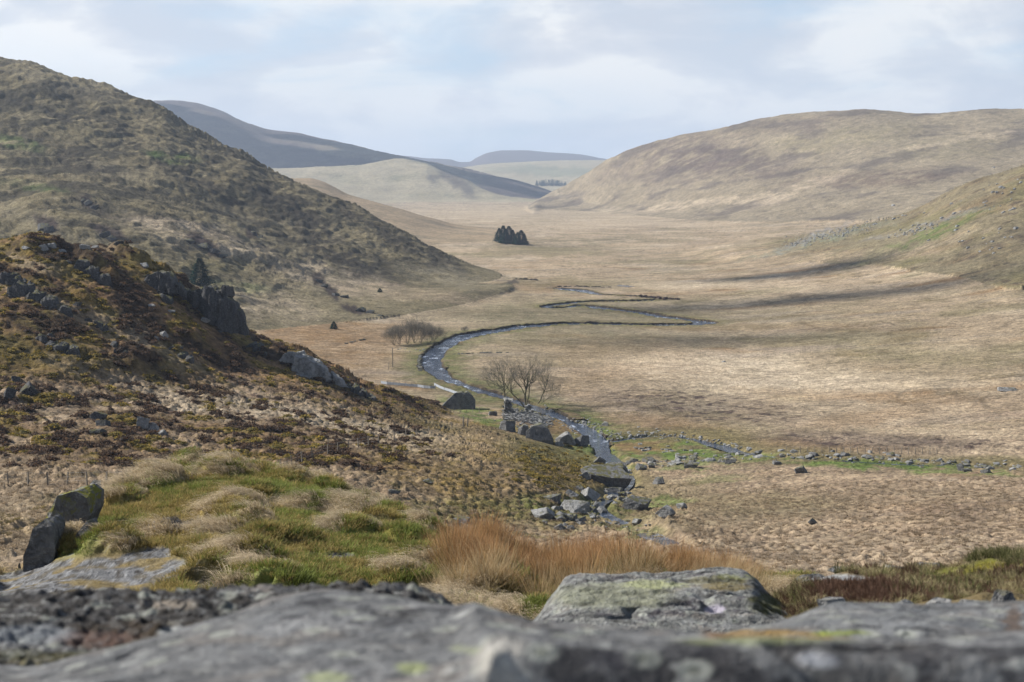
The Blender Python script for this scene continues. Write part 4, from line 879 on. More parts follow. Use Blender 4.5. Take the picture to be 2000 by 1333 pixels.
def boulder(name, label, px, py, wpx, hpx, seed, sub=3, depth=0.8, tilt=0.0, mat=None, cuts=12, rough=0.05, group=None, sink=0.34, rz=None, where='land', cat='boulder', pos=None):
    g = pos or ground_at(px, py, where)
    s = g.y / F * 0.95
    W, H = wpx * s * 0.5, hpx * s * 0.5 / (1 - sink * 0.5)
    p, f = rock_shape(seed, sub, cuts, rough)
    p = p / np.abs(p).max(0)
    p = rotz(p * A([W, W * depth, H]) if rz is None else p, rz or 0.0) if rz is None else rotz(p, rz) * A([W, W * depth, H])
    if tilt: p = roty(p, tilt)
    lo = p[:, 2].min(); p[:, 2] += -lo - sink * 2 * H
    o = mesh_np(name, p, f, mat or (m_rock if cat != None else m_crag), smooth=False)
    o.location = (g.x, g.y + W * depth * 0.6, g.z)
    return tag(o, label, cat, group)

def outcrop(label, blocks, seed, mat=None, name='rock_outcrop', cat='rock outcrop'):
    """blocks: (px, py base, w px, h px, tilt); the blocks are its parts"""
    root = bpy.data.objects.new(name, None); COL.objects.link(root)
    g0 = ground_at(blocks[0][0], blocks[0][1]); root.location = g0; tag(root, label, cat)
    for i, (px, py, w_, h_, tl) in enumerate(blocks):
        o = boulder('rock_block', None, px, py, w_, h_, seed + i * 7, sub=3 if w_ < 26 else 4, tilt=R(tl), mat=mat, cuts=10, rough=0.07, sink=0.3, cat=None, depth=0.85)
        o.parent = root; o.location = Vector(o.location) - g0
    return root

# ------------------------------------------------------------------ scatter of plants too many to count
PROTO = {}
def proto_collection(name, objs):
    c = bpy.data.collections.new(name)
    for o in objs: c.objects.link(o)
    return c
def scatter(name, pts, rot, scl, idx, coll, label=None):
    me = bpy.data.meshes.new(name); me.vertices.add(len(pts)); me.vertices.foreach_set('co', np.asarray(pts, np.float32).ravel())
    at = me.attributes.new('rot', 'FLOAT_VECTOR', 'POINT'); at.data.foreach_set('vector', np.asarray(rot, np.float32).ravel())
    at = me.attributes.new('scl', 'FLOAT_VECTOR', 'POINT'); at.data.foreach_set('vector', np.asarray(scl, np.float32).ravel())
    at = me.attributes.new('idx', 'INT', 'POINT'); at.data.foreach_set('value', np.asarray(idx, np.int32))
    o = bpy.data.objects.new(name, me); COL.objects.link(o)
    g = bpy.data.node_groups.new(name, 'GeometryNodeTree')
    g.interface.new_socket('Geometry', in_out='INPUT', socket_type='NodeSocketGeometry'); g.interface.new_socket('Geometry', in_out='OUTPUT', socket_type='NodeSocketGeometry')
    N = g.nodes; L = g.links
    gi = N.new('NodeGroupInput'); go = N.new('NodeGroupOutput'); ip = N.new('GeometryNodeInstanceOnPoints'); ci = N.new('GeometryNodeCollectionInfo')
    ci.inputs['Collection'].default_value = coll; ci.inputs['Separate Children'].default_value = True; ci.inputs['Reset Children'].default_value = True
    def attr(nm, ty):
        a = N.new('GeometryNodeInputNamedAttribute'); a.data_type = ty; a.inputs['Name'].default_value = nm; return a.outputs['Attribute']
    er = N.new('FunctionNodeEulerToRotation'); L.new(attr('rot', 'FLOAT_VECTOR'), er.inputs[0])
    L.new(gi.outputs[0], ip.inputs['Points']); L.new(ci.outputs[0], ip.inputs['Instance']); ip.inputs['Pick Instance'].default_value = True
    L.new(attr('idx', 'INT'), ip.inputs['Instance Index']); L.new(er.outputs[0], ip.inputs['Rotation']); L.new(attr('scl', 'FLOAT_VECTOR'), ip.inputs['Scale'])
    L.new(ip.outputs[0], go.inputs[0])
    md = o.modifiers.new('scatter', 'NODES'); md.node_group = g
    o['kind'] = 'stuff'
    return o

def tuft(name, n, h, spread, width, c0, c1, lean=(0, 0), droop=0.3, seed=0, var=0.3, nseg=3, splay=0.6):
    r = np.random.RandomState(seed); V = []; Fq = []; Ft = []; C = []
    for i in range(n):
        a = r.uniform(0, 6.283); rr = spread * math.sqrt(r.uniform()); bx_, by_ = rr * math.cos(a), rr * math.sin(a)
        hh = h * r.uniform(0.55, 1.15); dx = splay * rr / max(spread, 1e-3) * math.cos(a) * h * 0.6 + lean[0] * hh + r.normal() * 0.10 * h; dy = splay * rr / max(spread, 1e-3) * math.sin(a) * h * 0.6 + lean[1] * hh + r.normal() * 0.10 * h
        fa = r.uniform(0, 6.283); wx, wy = math.cos(fa) * width * 0.5, math.sin(fa) * width * 0.5
        tone = 1 + r.uniform(-var, var); base = len(V)
        for s in range(nseg + 1):
            t_ = s / nseg; k = t_ ** 1.6; zz_ = hh * (t_ - droop * t_ ** 3)
            x_, y_ = bx_ + dx * k, by_ + dy * k; ws = (1 - t_ * 0.8)
            col = [(c0[j] + (c1[j] - c0[j]) * t_) * tone for j in range(3)]
            if s < nseg:
                V += [(x_ - wx * ws, y_ - wy * ws, zz_ - 0.02 * h), (x_ + wx * ws, y_ + wy * ws, zz_ - 0.02 * h)]; C += [col, col]
            else: V.append((x_, y_, zz_)); C.append(col)
        for s in range(nseg - 1): Fq.append((base + 2 * s, base + 2 * s + 1, base + 2 * s + 3, base + 2 * s + 2))
        s = nseg - 1; Ft.append((base + 2 * s, base + 2 * s + 1, base + 2 * s + 2))
    return mesh_np(name, A(V), [A(Fq), A(Ft)], m_veg, cols=A(C), link=False)

def clump(name, n, c0, c1, seed, leaf=0.16, flat=0.6, core=0.8):
    """low shrubby cushion of radius about 0.5: many leaf-sized faces round a rough dome"""
    r = np.random.RandomState(seed); v, f = ICO[1]
    p = v * (core * 0.5) * (1 + 0.25 * r.uniform(-1, 1, len(v)))[:, None]; p[:, 2] = np.abs(p[:, 2]) * flat
    V = [tuple(q) for q in p]; Fc = [tuple(q) for q in f]; C = [tuple(x * 0.8 for x in c0)] * len(V)
    for i in range(n):
        d = r.normal(size=3); d[2] = abs(d[2]) * 1.0; d /= np.linalg.norm(d); rad = 0.5 * r.uniform(0.75, 1.1)
        q = d * rad; q[2] *= flat; a = r.normal(size=3); a /= np.linalg.norm(a); b_ = np.cross(a, d) + 1e-3; b_ /= np.linalg.norm(b_); a = a * 0.6 + d * 0.6
        s = leaf * r.uniform(0.6, 1.3); t_ = r.uniform(); k = len(V); tone = r.uniform(0.75, 1.25)
        col = tuple((c0[j] + (c1[j] - c0[j]) * t_) * tone for j in range(3))
        V += [tuple(q - b_ * s * 0.5), tuple(q + b_ * s * 0.5), tuple(q + a * s)]; C += [col] * 3; Fc.append((k, k + 1, k + 2))
    return mesh_np(name, A(V), A(Fc), m_veg, cols=A(C), link=False, smooth=False)

rs = np.random.RandomState(5)
def kpts(n, px0, px1, Y0, Y1, hfun):
    u = (rs.uniform(px0, px1, n) - 1000) / F; Y = rs.uniform(Y0, Y1, n); x = u * Y
    return x, Y, hfun(x, Y)

# knoll grass
g_green = [tuft('grass_tuft', 26, 0.085, 0.075, 0.007, (0.09, 0.11, 0.025), (0.25, 0.29, 0.07), seed=s, splay=0.9, lean=(-.15, 0)) for s in (1, 2, 3)]
g_ochre = [tuft('grass_tuft', 26, 0.085, 0.075, 0.007, (0.15, 0.12, 0.04), (0.44, 0.34, 0.13), seed=s, splay=0.9, lean=(-.2, 0)) for s in (4, 5, 6)]
g_pale = [tuft('grass_tuft', 46, 0.17, 0.10, 0.006, (0.32, 0.25, 0.15), (0.74, 0.61, 0.43), seed=s, splay=0.7, lean=(-0.75, -0.25), droop=0.6, nseg=4) for s in (7, 8, 9)]
C_KNOLL = proto_collection('knoll_grass_kinds', g_green + g_ochre + g_pale)
order = sorted([o.name for o in g_green + g_ochre + g_pale])
IDX = {o.name: order.index(o.name) for o in g_green + g_ochre + g_pale}
def pick(group, n): k = A([IDX[o.name] for o in group]); return k[rs.randint(0, len(k), n)]
def inview(x, y, z, m=140):
    px, py = project(x, y, z); return (px > -m) & (px < 2000 + m) & (py > 860) & (py < 1260)
x, y, (z, s) = kpts(95000, -160, 2160, 12, 25.5, lambda a, b: knoll_height(a, b))
zs = KNOLL(x / y, y[None])[0]
keep = inview(x, y, z) & (s < 0.35) ; x, y, z = x[keep], y[keep], z[keep]
px, py = project(x, y, z)
gr = fbm(x, y, 1.6, 4, 320) - 0.22 + 0.32 * sstep(300, 800, px) + 0.25 * np.exp(-((py - 945) / 45) ** 2) + 0.32 * rs.normal(size=len(x)) + 0.5 * fbm(x, y, 0.5, 2, 416)
tf, on, d, i_ = tussock_field(x, y)
pal = (on > 0.5) & (i_ > 0.55) & (fbm(x, y, 0.9, 2, 415) > -0.02) & (tf > 0.05) & (rs.uniform(size=len(x)) < 0.75)
kind = np.where(pal, 2, np.where(gr > 0.05, 0, 1))
thin = rs.uniform(size=len(x)) < np.where(kind == 2, 0.45, 0.9); x, y, z, kind = x[thin], y[thin], z[thin], kind[thin]
idx = np.where(kind == 0, pick(g_green, len(x)), np.where(kind == 1, pick(g_ochre, len(x)), pick(g_pale, len(x))))
sc = rs.uniform(0.6, 1.35, len(x))
rot = np.stack([rs.normal(0, 0.12, len(x)), rs.normal(0, 0.12, len(x)), np.where(kind == 2, rs.normal(0, 0.45, len(x)), rs.uniform(0, 6.28, len(x)))], -1)
scatter('grass', np.stack([x, y, z], -1), rot, np.stack([sc] * 3, -1), idx, C_KNOLL)

# rushes: stiff russet stems, green at the foot
rush = [tuft('rush_tuft', 34, 0.62, 0.10, 0.0065, (0.10, 0.12, 0.035), (0.43, 0.235, 0.115), seed=s, splay=0.45, lean=(0.07, 0), droop=0.08, var=0.45) for s in (11, 12, 13)] + \
       [tuft('rush_tuft', 32, 0.56, 0.11, 0.006, (0.20, 0.16, 0.07), (0.50, 0.37, 0.22), seed=14, splay=0.5, lean=(0.05, 0), droop=0.1, var=0.35), tuft('rush_tuft', 30, 0.40, 0.12, 0.006, (0.22, 0.18, 0.08), (0.58, 0.47, 0.30), seed=15, splay=0.9, lean=(-0.2, -0.1), droop=0.35, var=0.3)]
C_RUSH = proto_collection('rush_kinds', rush)
x, y, (z, s) = kpts(5200, 840, 1530, 14.6, 18.2, lambda a, b: knoll_height(a, b))
px, py = project(x, y, z)
dens = sstep(850, 900, px + 20 * rs.normal(size=len(px))) * (1 - sstep(1450, 1500, px + 14 * rs.normal(size=len(px)))) * np.clip(0.65 + 2.4 * fbm(x, y, 0.8, 2, 401), 0.08, 1.5)
back = sstep(15.6, 16.3, y)
k = rs.uniform(size=len(x)) < dens * (0.22 + 0.6 * back)
x, y, z, px, back = x[k], y[k], z[k], px[k], back[k]
hsc = np.clip(0.66 + 0.7 * fbm(x, y, 0.7, 2, 402), 0.35, 0.9) * (1.05 - 0.0 * px) * np.where(px < 1290, 1.0, 0.95) * rs.uniform(0.8, 1.15, len(x))
idx = np.where(rs.uniform(size=len(x)) < 0.75 * back + 0.15, np.where(rs.uniform(size=len(x)) < sstep(1250, 1420, px) * 0.6 + 0.12, 3, rs.randint(0, 3, len(x))), rs.randint(3, 5, len(x)))
scatter('rushes', np.stack([x, y, z - 0.02], -1), np.stack([rs.normal(0, .06, len(x)), rs.normal(0, .06, len(x)), rs.uniform(0, 6.28, len(x)) * (idx < 3)], -1), np.stack([np.ones(len(x)), np.ones(len(x)), hsc], -1), idx, C_RUSH)

# heather and rough grass on the bank to the right
hb = [tuft('heather_sprig', 40, 0.085, 0.05, 0.008, (0.05, 0.03, 0.022), (0.13, 0.075, 0.05), seed=s, splay=0.8, droop=0.0, var=0.4) for s in (21, 22)] + \
     [tuft('heather_sprig', 30, 0.085, 0.05, 0.006, (0.12, 0.12, 0.04), (0.42, 0.35, 0.20), seed=s, splay=0.9, lean=(-.2, 0), droop=0.25) for s in (23, 24)] + \
     [tuft('heather_sprig', 30, 0.13, 0.04, 0.006, (0.05, 0.055, 0.02), (0.13, 0.13, 0.05), seed=25, splay=0.7, droop=0.2)]
C_BANK = proto_collection('bank_plant_kinds', hb)
u = (rs.uniform(1500, 2250, 4600) - 1000) / F; y = rs.uniform(5.8, 8.3, 4600); x = u * y
z = bank_sheet(u, y[None])[0] + 0.10 * fbm(x, y, 0.8, 3, 381); px, py = project(x, y, z)
typ = np.where(np.exp(-((px - 1670) / 110) ** 2 - ((py - 1160) / 26) ** 2) > 0.5 * rs.uniform(0.6, 1.4, len(x)), 0, np.where(rs.uniform(size=len(x)) < 0.72, 2, np.where(rs.uniform(size=len(x)) < 0.4, 4, 0)))
typ = np.where((px > 1890) & (py < 1105), np.where(rs.uniform(size=len(x)) < 0.6, 4, 2), typ)
keep = ~((np.hypot((px - 1640) / 80, (py - 1133) / 12) < 1)) & (rs.uniform(size=len(x)) < np.where(typ == 0, 0.9, 0.6))
x, y, z, typ = x[keep], y[keep], z[keep], typ[keep]
idx = np.where(typ == 4, 4, typ + rs.randint(0, 2, len(x))); sc = rs.uniform(0.45, 0.9, len(x)) * (0.8 + 0.5 * fbm(x, y, 0.5, 2, 411))
scatter('heather', np.stack([x, y, z - 0.01], -1), np.stack([rs.normal(0, .15, len(x)), rs.normal(0, .15, len(x)), rs.uniform(0, 6.28, len(x))], -1), np.stack([sc] * 3, -1), idx, C_BANK)

# scrub and tussocks over the near slopes
t_h = [clump('heather_clump', 90, (0.045, 0.029, 0.02), (0.14, 0.085, 0.05), s) for s in (31, 32)]
t_g = [clump('heather_clump', 90, (0.10, 0.085, 0.02), (0.34, 0.24, 0.05), s) for s in (33, 34)]
t_t = [tuft('heather_clump', 34, 0.45, 0.22, 0.035, (0.18, 0.13, 0.08), (0.47, 0.37, 0.25), seed=s, splay=1.0, lean=(-0.3, 0), droop=0.5) for s in (35, 36)]
t_o = [tuft('heather_clump', 34, 0.40, 0.22, 0.035, (0.09, 0.075, 0.03), (0.30, 0.23, 0.09), seed=s, splay=1.0, lean=(-0.2, 0), droop=0.4) for s in (37, 38)]
C_SLOPE = proto_collection('slope_plant_kinds', t_h + t_g + t_t + t_o)
N_ = 60000
v_ = rs.uniform(0, 1, N_); y = 1 / (1 / 88 + (1 / 300 - 1 / 88) * v_); u = (rs.uniform(-150, 2150, N_) - 1000) / F; x = u * y
H0, dm = base_height(x, y); z = grid_height(x, y); px, py = project(x, y, z)
n20 = fbm(x, y, 18, 4, 103)
ridge = ridge_mask(px, py, y, 30 * n20)
hth = ridge * sstep(-0.04, 0.24, fbm(x, y, 13, 4, 114)); och = ridge * sstep(0.1, 0.4, fbm(x, y, 8, 4, 115))
left = (1 - sstep(0, 18, x - 5 - 0.02 * (y - 130)))
rr = rs.uniform(size=N_)
typ = np.full(N_, -1)
typ = np.where(rr < 0.65 * hth, 0, typ); typ = np.where((typ < 0) & (rr < 0.9 * och + 0.25 * ridge), 1, typ)
r2 = rs.uniform(size=N_)
low_ = left * (1 - ridge) * (py < 915 + 40 * n20) * (1 - sstep(700, 900, px + 60 * n20))
typ = np.where((typ < 0) & (rr < 0.6 * low_ * sstep(0.0, 0.3, fbm(x, y, 4.5, 4, 161))), 0, typ)
typ = np.where((typ < 0) & (rr < 0.6 * low_ * sstep(0.05, 0.3, fbm(x, y, 6, 4, 162))), 1, typ)
moss = left * sstep(-0.1, 0.45, n20)
typ = np.where((typ < 0) & (r2 < 0.35 * moss * (y < 250)), 3, typ)
typ = np.where((typ < 0) & (r2 < 0.30 * (1 - ridge) * (y < 190)), 2, typ)
gz = np.hypot((px - 1120) / 120, (py - 915) / 48) + 0.5 * fbm(x, y, 6, 3, 163)
typ = np.where((typ < 0) & (gz < 1) & (rr < 0.55), np.where(r2 < 0.6, 1, 3), typ)
dr, wr = dist_line(x, y, RIVER); dsd, _ = dist_line(x, y, SIDE); dcs, _ = dist_line(x, y, CASCADE)
gap = (dr < wr * 0.5 + 2) | (dsd < 2.5) | (dcs < 3)
keep = (typ >= 0) & ~gap & (dm == 0)
x, y, z, typ = x[keep], y[keep], z[keep], typ[keep]
sc = np.where(typ == 0, rs.uniform(0.6, 1.9, len(x)), np.where(typ == 1, rs.uniform(0.5, 1.5, len(x)), rs.uniform(0.6, 1.3, len(x))))
scatter('scrub', np.stack([x, y, z - 0.05], -1), np.stack([rs.normal(0, .1, len(x)), rs.normal(0, .1, len(x)), np.where(typ < 2, rs.uniform(0, 6.28, len(x)), rs.normal(0, .6, len(x)))], -1), np.stack([sc, sc, sc * 0.85], -1), typ * 2 + rs.randint(0, 2, len(x)), C_SLOPE)
# ------------------------------------------------------------------ water and stream banks
m_water, t, b = material('stream_water', 0.06, 0.5)
p = t.new('ShaderNodeNewGeometry').outputs['Position']
foam = t.ramp(t.noise(t.mapping(p, (0.5, 0.22, 1)), 1.0, 7, 0.72), [(0.52, 0.0), (0.64, 0.9)])
foam = t.math('MULTIPLY', foam, t.ramp(t.noise(p, 0.07, 3, 0.6), [(0.40, 0.12), (0.58, 1.0)]))
t.l.new(t.mix(foam, (0.012, 0.022, 0.045), (0.42, 0.47, 0.56)), b.inputs['Base Color'])  # blue base stands for reflected sky; pale patches are foam plus painted glints
foam = t.math('MULTIPLY', foam, t.ramp(t.noise(p, 0.07, 3, 0.6), [(0.40, 0.12), (0.58, 1.0)]))
t.l.new(t.mix(foam, (0.07, 0.07, 0.07), (0.5, 0.5, 0.5)), b.inputs['Roughness'])
bp = t.new('ShaderNodeBump', {'Height': t.noise(p, 0.8, 5, 0.6, 0.5), 'Strength': 1.0, 'Distance': 0.6}); t.l.new(bp.outputs[0], b.inputs['Normal'])

def ribbon(name, L, extra, drop, mat):
    d = np.gradient(L[:, :2], axis=0); d /= np.linalg.norm(d, axis=1)[:, None] + 1e-9
    nrm = np.stack([-d[:, 1], d[:, 0]], 1); H, _ = base_height(L[:, 0].copy(), L[:, 1].copy())
    kern = np.hanning(11); kern /= kern.sum(); H = np.convolve(np.pad(H, 5, mode='edge'), kern, 'valid')
    V_ = []; k = 5
    for j in np.linspace(-1, 1, k):
        hw = (L[:, 2] * 0.5 + extra) * j
        V_.append(np.stack([L[:, 0] + nrm[:, 0] * hw, L[:, 1] + nrm[:, 1] * hw, H - drop], -1))
    V_ = np.stack(V_, 1); n = len(L); idx = np.arange(n * k).reshape(n, k)
    q = np.stack([idx[:-1, :-1], idx[:-1, 1:], idx[1:, 1:], idx[1:, :-1]], -1).reshape(-1, 4)
    o = mesh_np(name, V_.reshape(-1, 3), q, mat); o['kind'] = 'structure'; return o
ribbon('river', RIVER, 0.3, 0.5, m_water); ribbon('river', POOL, 0.6, 0.3, m_water); ribbon('river', POOL2, 0.4, 0.2, m_water)
ribbon('stream', SIDE, 0.2, 0.50, m_water); ribbon('stream', CASCADE, 0.3, 0.5, m_water)

def bank_strip(L, side, dep, seed, lip=2.4, h=0.25, far_=True, avoid=()):
    d = np.gradient(L[:, :2], axis=0); d /= np.linalg.norm(d, axis=1)[:, None] + 1e-9
    nrm = np.stack([-d[:, 1], d[:, 0]], 1) * side; H, _ = base_height(L[:, 0].copy(), L[:, 1].copy())
    prof = [(0.0, -dep - 0.3), (0.15, -dep * 0.55), (0.05, -dep * 0.2), (0.2, 0.02), (0.7, 0.07), (1.3, 0.04), (lip, -0.2)]
    V_ = []; C = []
    for j, (o_, z_) in enumerate(prof):
        wob = 1.1 * fbm(L[:, 0] + j * 0.3, L[:, 1], 4.0, 4, seed, 0.6); hz = (h * 1.6 * fbm(L[:, 0], L[:, 1], 2.0, 4, seed + 9, 0.65)) * (0 if j < 2 else 1)
        r_ = L[:, 2] * 0.5 + 0.25 + o_ + wob * (0.4 if j < 5 else 0)
        V_.append(np.stack([L[:, 0] + nrm[:, 0] * r_, L[:, 1] + nrm[:, 1] * r_, H + z_ + hz * (1 if j < 6 else 0.2)], -1))
        g_ = fbm(L[:, 0], L[:, 1], 4, 3, seed + 3)
        C.append(np.where((g_ > -0.1)[:, None], A((0.075, 0.06, 0.04) if j < 4 else ((0.15, 0.14, 0.06) if far_ else (0.20, 0.17, 0.08))), A((0.05, 0.04, 0.03) if j < 4 else ((0.17, 0.13, 0.075) if far_ else (0.27, 0.205, 0.12)))))
    V_ = np.stack(V_, 1); n, k = V_.shape[:2]; idx = np.arange(n * k).reshape(n, k)
    q = np.stack([idx[:-1, :-1], idx[:-1, 1:], idx[1:, 1:], idx[1:, :-1]], -1).reshape(-1, 4)
    bad = np.zeros(n * k, bool)
    for Lo in avoid:
        dd_, ww_ = dist_line(V_[..., 0].ravel(), V_[..., 1].ravel(), Lo); bad |= dd_ < ww_ * 0.5 + 2.0
    bad |= ((fbm(V_[..., 0], V_[..., 1], 16, 2, seed + 20) + 0.12 * (side < 0) > 0.12) & (V_[..., 1] < 470)).ravel()
    q = q[~bad[q].any(1)]
    o = mesh_np('river_bank', V_.reshape(-1, 3), q, m_ground, cols=np.stack(C, 1).reshape(-1, 3)); o['kind'] = 'structure'
for sd_ in (1, -1):
    bank_strip(RIVER, sd_, 1.0, 500 + sd_, 3.0, 0.45, avoid=(SIDE, CASCADE)); bank_strip(POOL, sd_, 0.8, 520 + sd_, 1.6)

# dark cut bank scrub beside the upper meander and the brook beyond
def turf_line(name, label, pts, n, wl, h, col, seed):
    """a low broken line of peat hags"""
    P = []
    for (ax, ay), (bx_, by_) in zip(pts[:-1], pts[1:]):
        for s in np.linspace(0, 1, n): P.append(hit(ax + (bx_ - ax) * s, ay + (by_ - ay) * s))
    V_ = []; Fc = []; r = np.random.RandomState(seed)
    for g in P:
        v, f = ICO[1]; sc_ = r.uniform(0.5, 1.3); k = sum(len(a) for a in V_)
        V_.append(v * A([wl * sc_, wl * sc_ * 0.8, h * sc_]) * (1 + 0.25 * r.uniform(-1, 1, (len(v), 1))) + A([g.x + r.normal() * 0.6, g.y + r.normal() * 1.0, g.z + h * 0.15])); Fc.append(f + k)
    V_ = np.concatenate(V_)
    o = mesh_np(name, V_, np.concatenate(Fc), m_ground, cols=np.tile(A(col), (len(V_), 1))); return tag(o, kind='stuff')
turf_line('peat_hags', None, [(1242, 580), (1290, 583), (1325, 586)], 20, 0.9, 0.6, (0.045, 0.032, 0.03), 61)
turf_line('peat_hags', None, [(1085, 561), (1130, 560), (1190, 562)], 12, 0.9, 0.35, (0.05, 0.04, 0.035), 62)
turf_line('peat_hags', None, [(1012, 546), (1050, 548)], 7, 1.2, 0.6, (0.06, 0.05, 0.04), 63)

# ------------------------------------------------------------------ boulders by the ruin and down the gorge
B_ = boulder
import bmesh
def hull_rock(label, px, py, halves, seed, depth_m, name='boulder', cat='boulder', rough=0.12, mat=None, part='rock_half', Y=None, grain=0.35):
    """halves: outlines [(dx px, dz px)] seen from the viewpoint; each becomes a faceted solid; several = parts of one boulder"""
    g = hit(px, py) if Y is None else Vector(((px - 1000) / F * Y, Y, ray(px, py)[1] * Y))
    s = g.y / F; root = bpy.data.objects.new(name, None); COL.objects.link(root); root.location = g; tag(root, label, cat)
    r = np.random.RandomState(seed); jit = grain * 0.85
    for outl, d0 in halves:
        bm = bmesh.new()
        if name == 'rock_outcrop':
            mx = sum(q[0] for q in outl) / len(outl); outl = [(mx + (q[0] - mx) * 0.9, q[1]) for q in outl]; d0 = d0 * 2.2
        for dx, dz in outl:
            bm.verts.new((dx * s, d0 + r.uniform(-jit, jit) + (0.0 if dz > 8 or Y else -0.5), dz * s)); bm.verts.new((dx * s * 0.75 + 0.12 * dz * s, d0 + depth_m * r.uniform(0.8, 1.1), dz * s * 0.93))
        bmesh.ops.convex_hull(bm, input=bm.verts)
        bmesh.ops.delete(bm, geom=[v for v in bm.verts if not v.link_faces], context='VERTS')
        for _ in range(4): bmesh.ops.subdivide_edges(bm, edges=[e for e in bm.edges if e.calc_length() > grain], cuts=1, use_grid_fill=True)
        bmesh.ops.triangulate(bm, faces=bm.faces)
        bm.normal_update(); P = A([v.co[:] for v in bm.verts]); Nn = A([v.normal[:] for v in bm.verts])
        sc3 = A([1.6, 1.0, 0.45]) if name == 'rock_outcrop' else 1.0; P = P + Nn * (rough * n3(P * sc3, grain * 4.5, 4, seed))[:, None]; Fc = A([[v.index for v in f.verts] for f in bm.faces]); bm.free()
        mesh_np(part, P, Fc, mat or m_rock, parent=root, smooth=False)
    return root
hull_rock('house-sized grey boulder split by a pale crack, beside the pale panel fence', 893, 800, [
    ([(-40, 0), (-30, 8), (-10, 28), (-4, 33), (8, 34), (14, 30), (17, -6), (-30, -6)], 0.0), ([(15, 33), (20, 34), (30, 27), (36, 18), (36, -10), (14, -8), (16, 10)], 0.35)], 3, 4.5)
for a in [
    ('lumpy grey boulder just below the ruined walls', 989, 842, 40, 34, 12, 4, 0.8),
    ('pale grey boulder at the bend of the river below the ruin', 1105, 868, 46, 34, 19, 4, 0.8),
    ('mossy dark boulder touching the river below the ruin', 1136, 872, 34, 32, 20, 4, 0.8),
    ('small pale boulder against the foot of the pale river-bend boulder', 1093, 872, 22, 14, 23, 3, 0.8),
    ('small jumbled boulder left of the ruin rubble', 962, 812, 20, 16, 24, 3, 0.8),
    ('black-sided square boulder in the stream gap above the gorge', 1252, 918, 26, 17, 31, 3, 0.8),
    ('sharp-topped grey boulder behind the square black-sided one', 1268, 905, 30, 18, 33, 3, 0.8),
    ('small round boulder right of the square black-sided one', 1274, 914, 17, 13, 34, 3, 0.8),
    ('low pale flat stone at the stream gap', 1320, 908, 34, 10, 35, 3, 0.8),
    ('grey boulder at the right end of the stream gap', 1352, 914, 36, 16, 36, 3, 0.8),
    ('broad flat-topped boulder with a black underside, top of the gorge', 1185, 950, 108, 48, 41, 5, 0.7),
    ('weathered boulder with a heathery top, above the broad flat one', 1205, 925, 56, 30, 43, 4, 0.8),
    ('rough low boulder at the left shoulder of the broad flat one', 1142, 935, 30, 18, 44, 3, 0.8),
    ('tilted angular boulder below the broad flat one', 1198, 966, 44, 24, 45, 4, 0.8),
    ('upright boulder with a pale left face, middle of the gorge', 1150, 978, 52, 36, 47, 4, 0.8),
    ('dark-sided boulder left of the upright pale-faced one', 1116, 972, 32, 22, 48, 4, 0.8),
    ('low slanting boulder in shade at the left of the gorge', 1080, 980, 46, 20, 49, 4, 0.8),
    ('long pale sloping slab below the upright boulder', 1122, 1003, 74, 34, 51, 4, 0.8),
    ('pale cracked slab on the grass left of the black pyramid rock', 1060, 1012, 62, 24, 52, 4, 0.9),
    ('black pyramid-shaped rock on the mossy flat', 1100, 1016, 42, 24, 57, 3, 0.8),
    ('small black rock left of the black pyramid one', 1063, 1022, 22, 12, 58, 3, 0.8),
    ('pale rounded boulder cluster below the long sloping slab', 1174, 1006, 34, 24, 59, 4, 0.8),
    ('small knobbly pale boulder beside the cascade', 1164, 992, 16, 18, 60, 3, 0.8),
    ('huge rounded boulder with mossy top and black right side', 1242, 998, 74, 36, 61, 5, 0.8),
    ('speckled pale boulder right of the huge mossy-topped one', 1303, 1006, 50, 26, 62, 4, 0.8),
    ('small pale rock at the tip of the speckled boulder', 1334, 994, 28, 16, 63, 3, 0.8),
    ('pale block standing in the lower stream', 1244, 1024, 24, 15, 64, 3, 0.8),
    ('small dark rock by the lower pool', 1096, 1034, 26, 14, 65, 3, 0.8),
    ('lone pointed grey rock on the tan moor', 1587, 1024, 20, 16, 66, 3, 0.8),
    ('big knobbly boulder on the near side of the stream walk', 1564, 924, 34, 18, 71, 4, 0.8),
    ('dark boulder at the left of the stone line', 1427, 906, 26, 14, 72, 3, 0.8),
    ('pair-topped grey boulder right of the green flush', 1878, 920, 20, 20, 73, 3, 0.8),
    ('dark grey boulder right beside the pair-topped one', 1892, 921, 22, 12, 74, 3, 0.8),
    ('round grey boulder at the right end of the green flush', 1928, 924, 26, 12, 75, 3, 0.8),
    ('small dark boulder at the foot of the stone line', 1518, 908, 20, 10, 76, 3, 0.8),
    ('pale boulder on the far side of the moor at the right edge', 1970, 764, 44, 10, 77, 3, 0.6),
    ('small pale rock heap on the green bank of the river', 1182, 832, 18, 10, 78, 3, 0.8),
    ('solitary dark bush-like rock out on the pale moor', 1414, 708, 10, 5, 79, 2, 0.8),
    ('black rock in a hollow on the tussock slope', 770, 964, 28, 10, 80, 3, 0.8),
    ('flat grey rock on the tussock slope above the black one', 834, 944, 30, 10, 81, 3, 0.8),
    ('flat rock on the near edge of the tussock slope', 900, 1020, 40, 12, 82, 3, 0.9),
]:
    lab, px_, py_, w_, h_, sd_, sub_, dep_ = a
    pale = ('pale' in lab)
    B_('boulder', lab, px_, py_, w_, h_, sd_, sub_, dep_, mat=m_rock_pale if pale else m_rock, cuts=9 + sd_ % 5, rough=0.085)

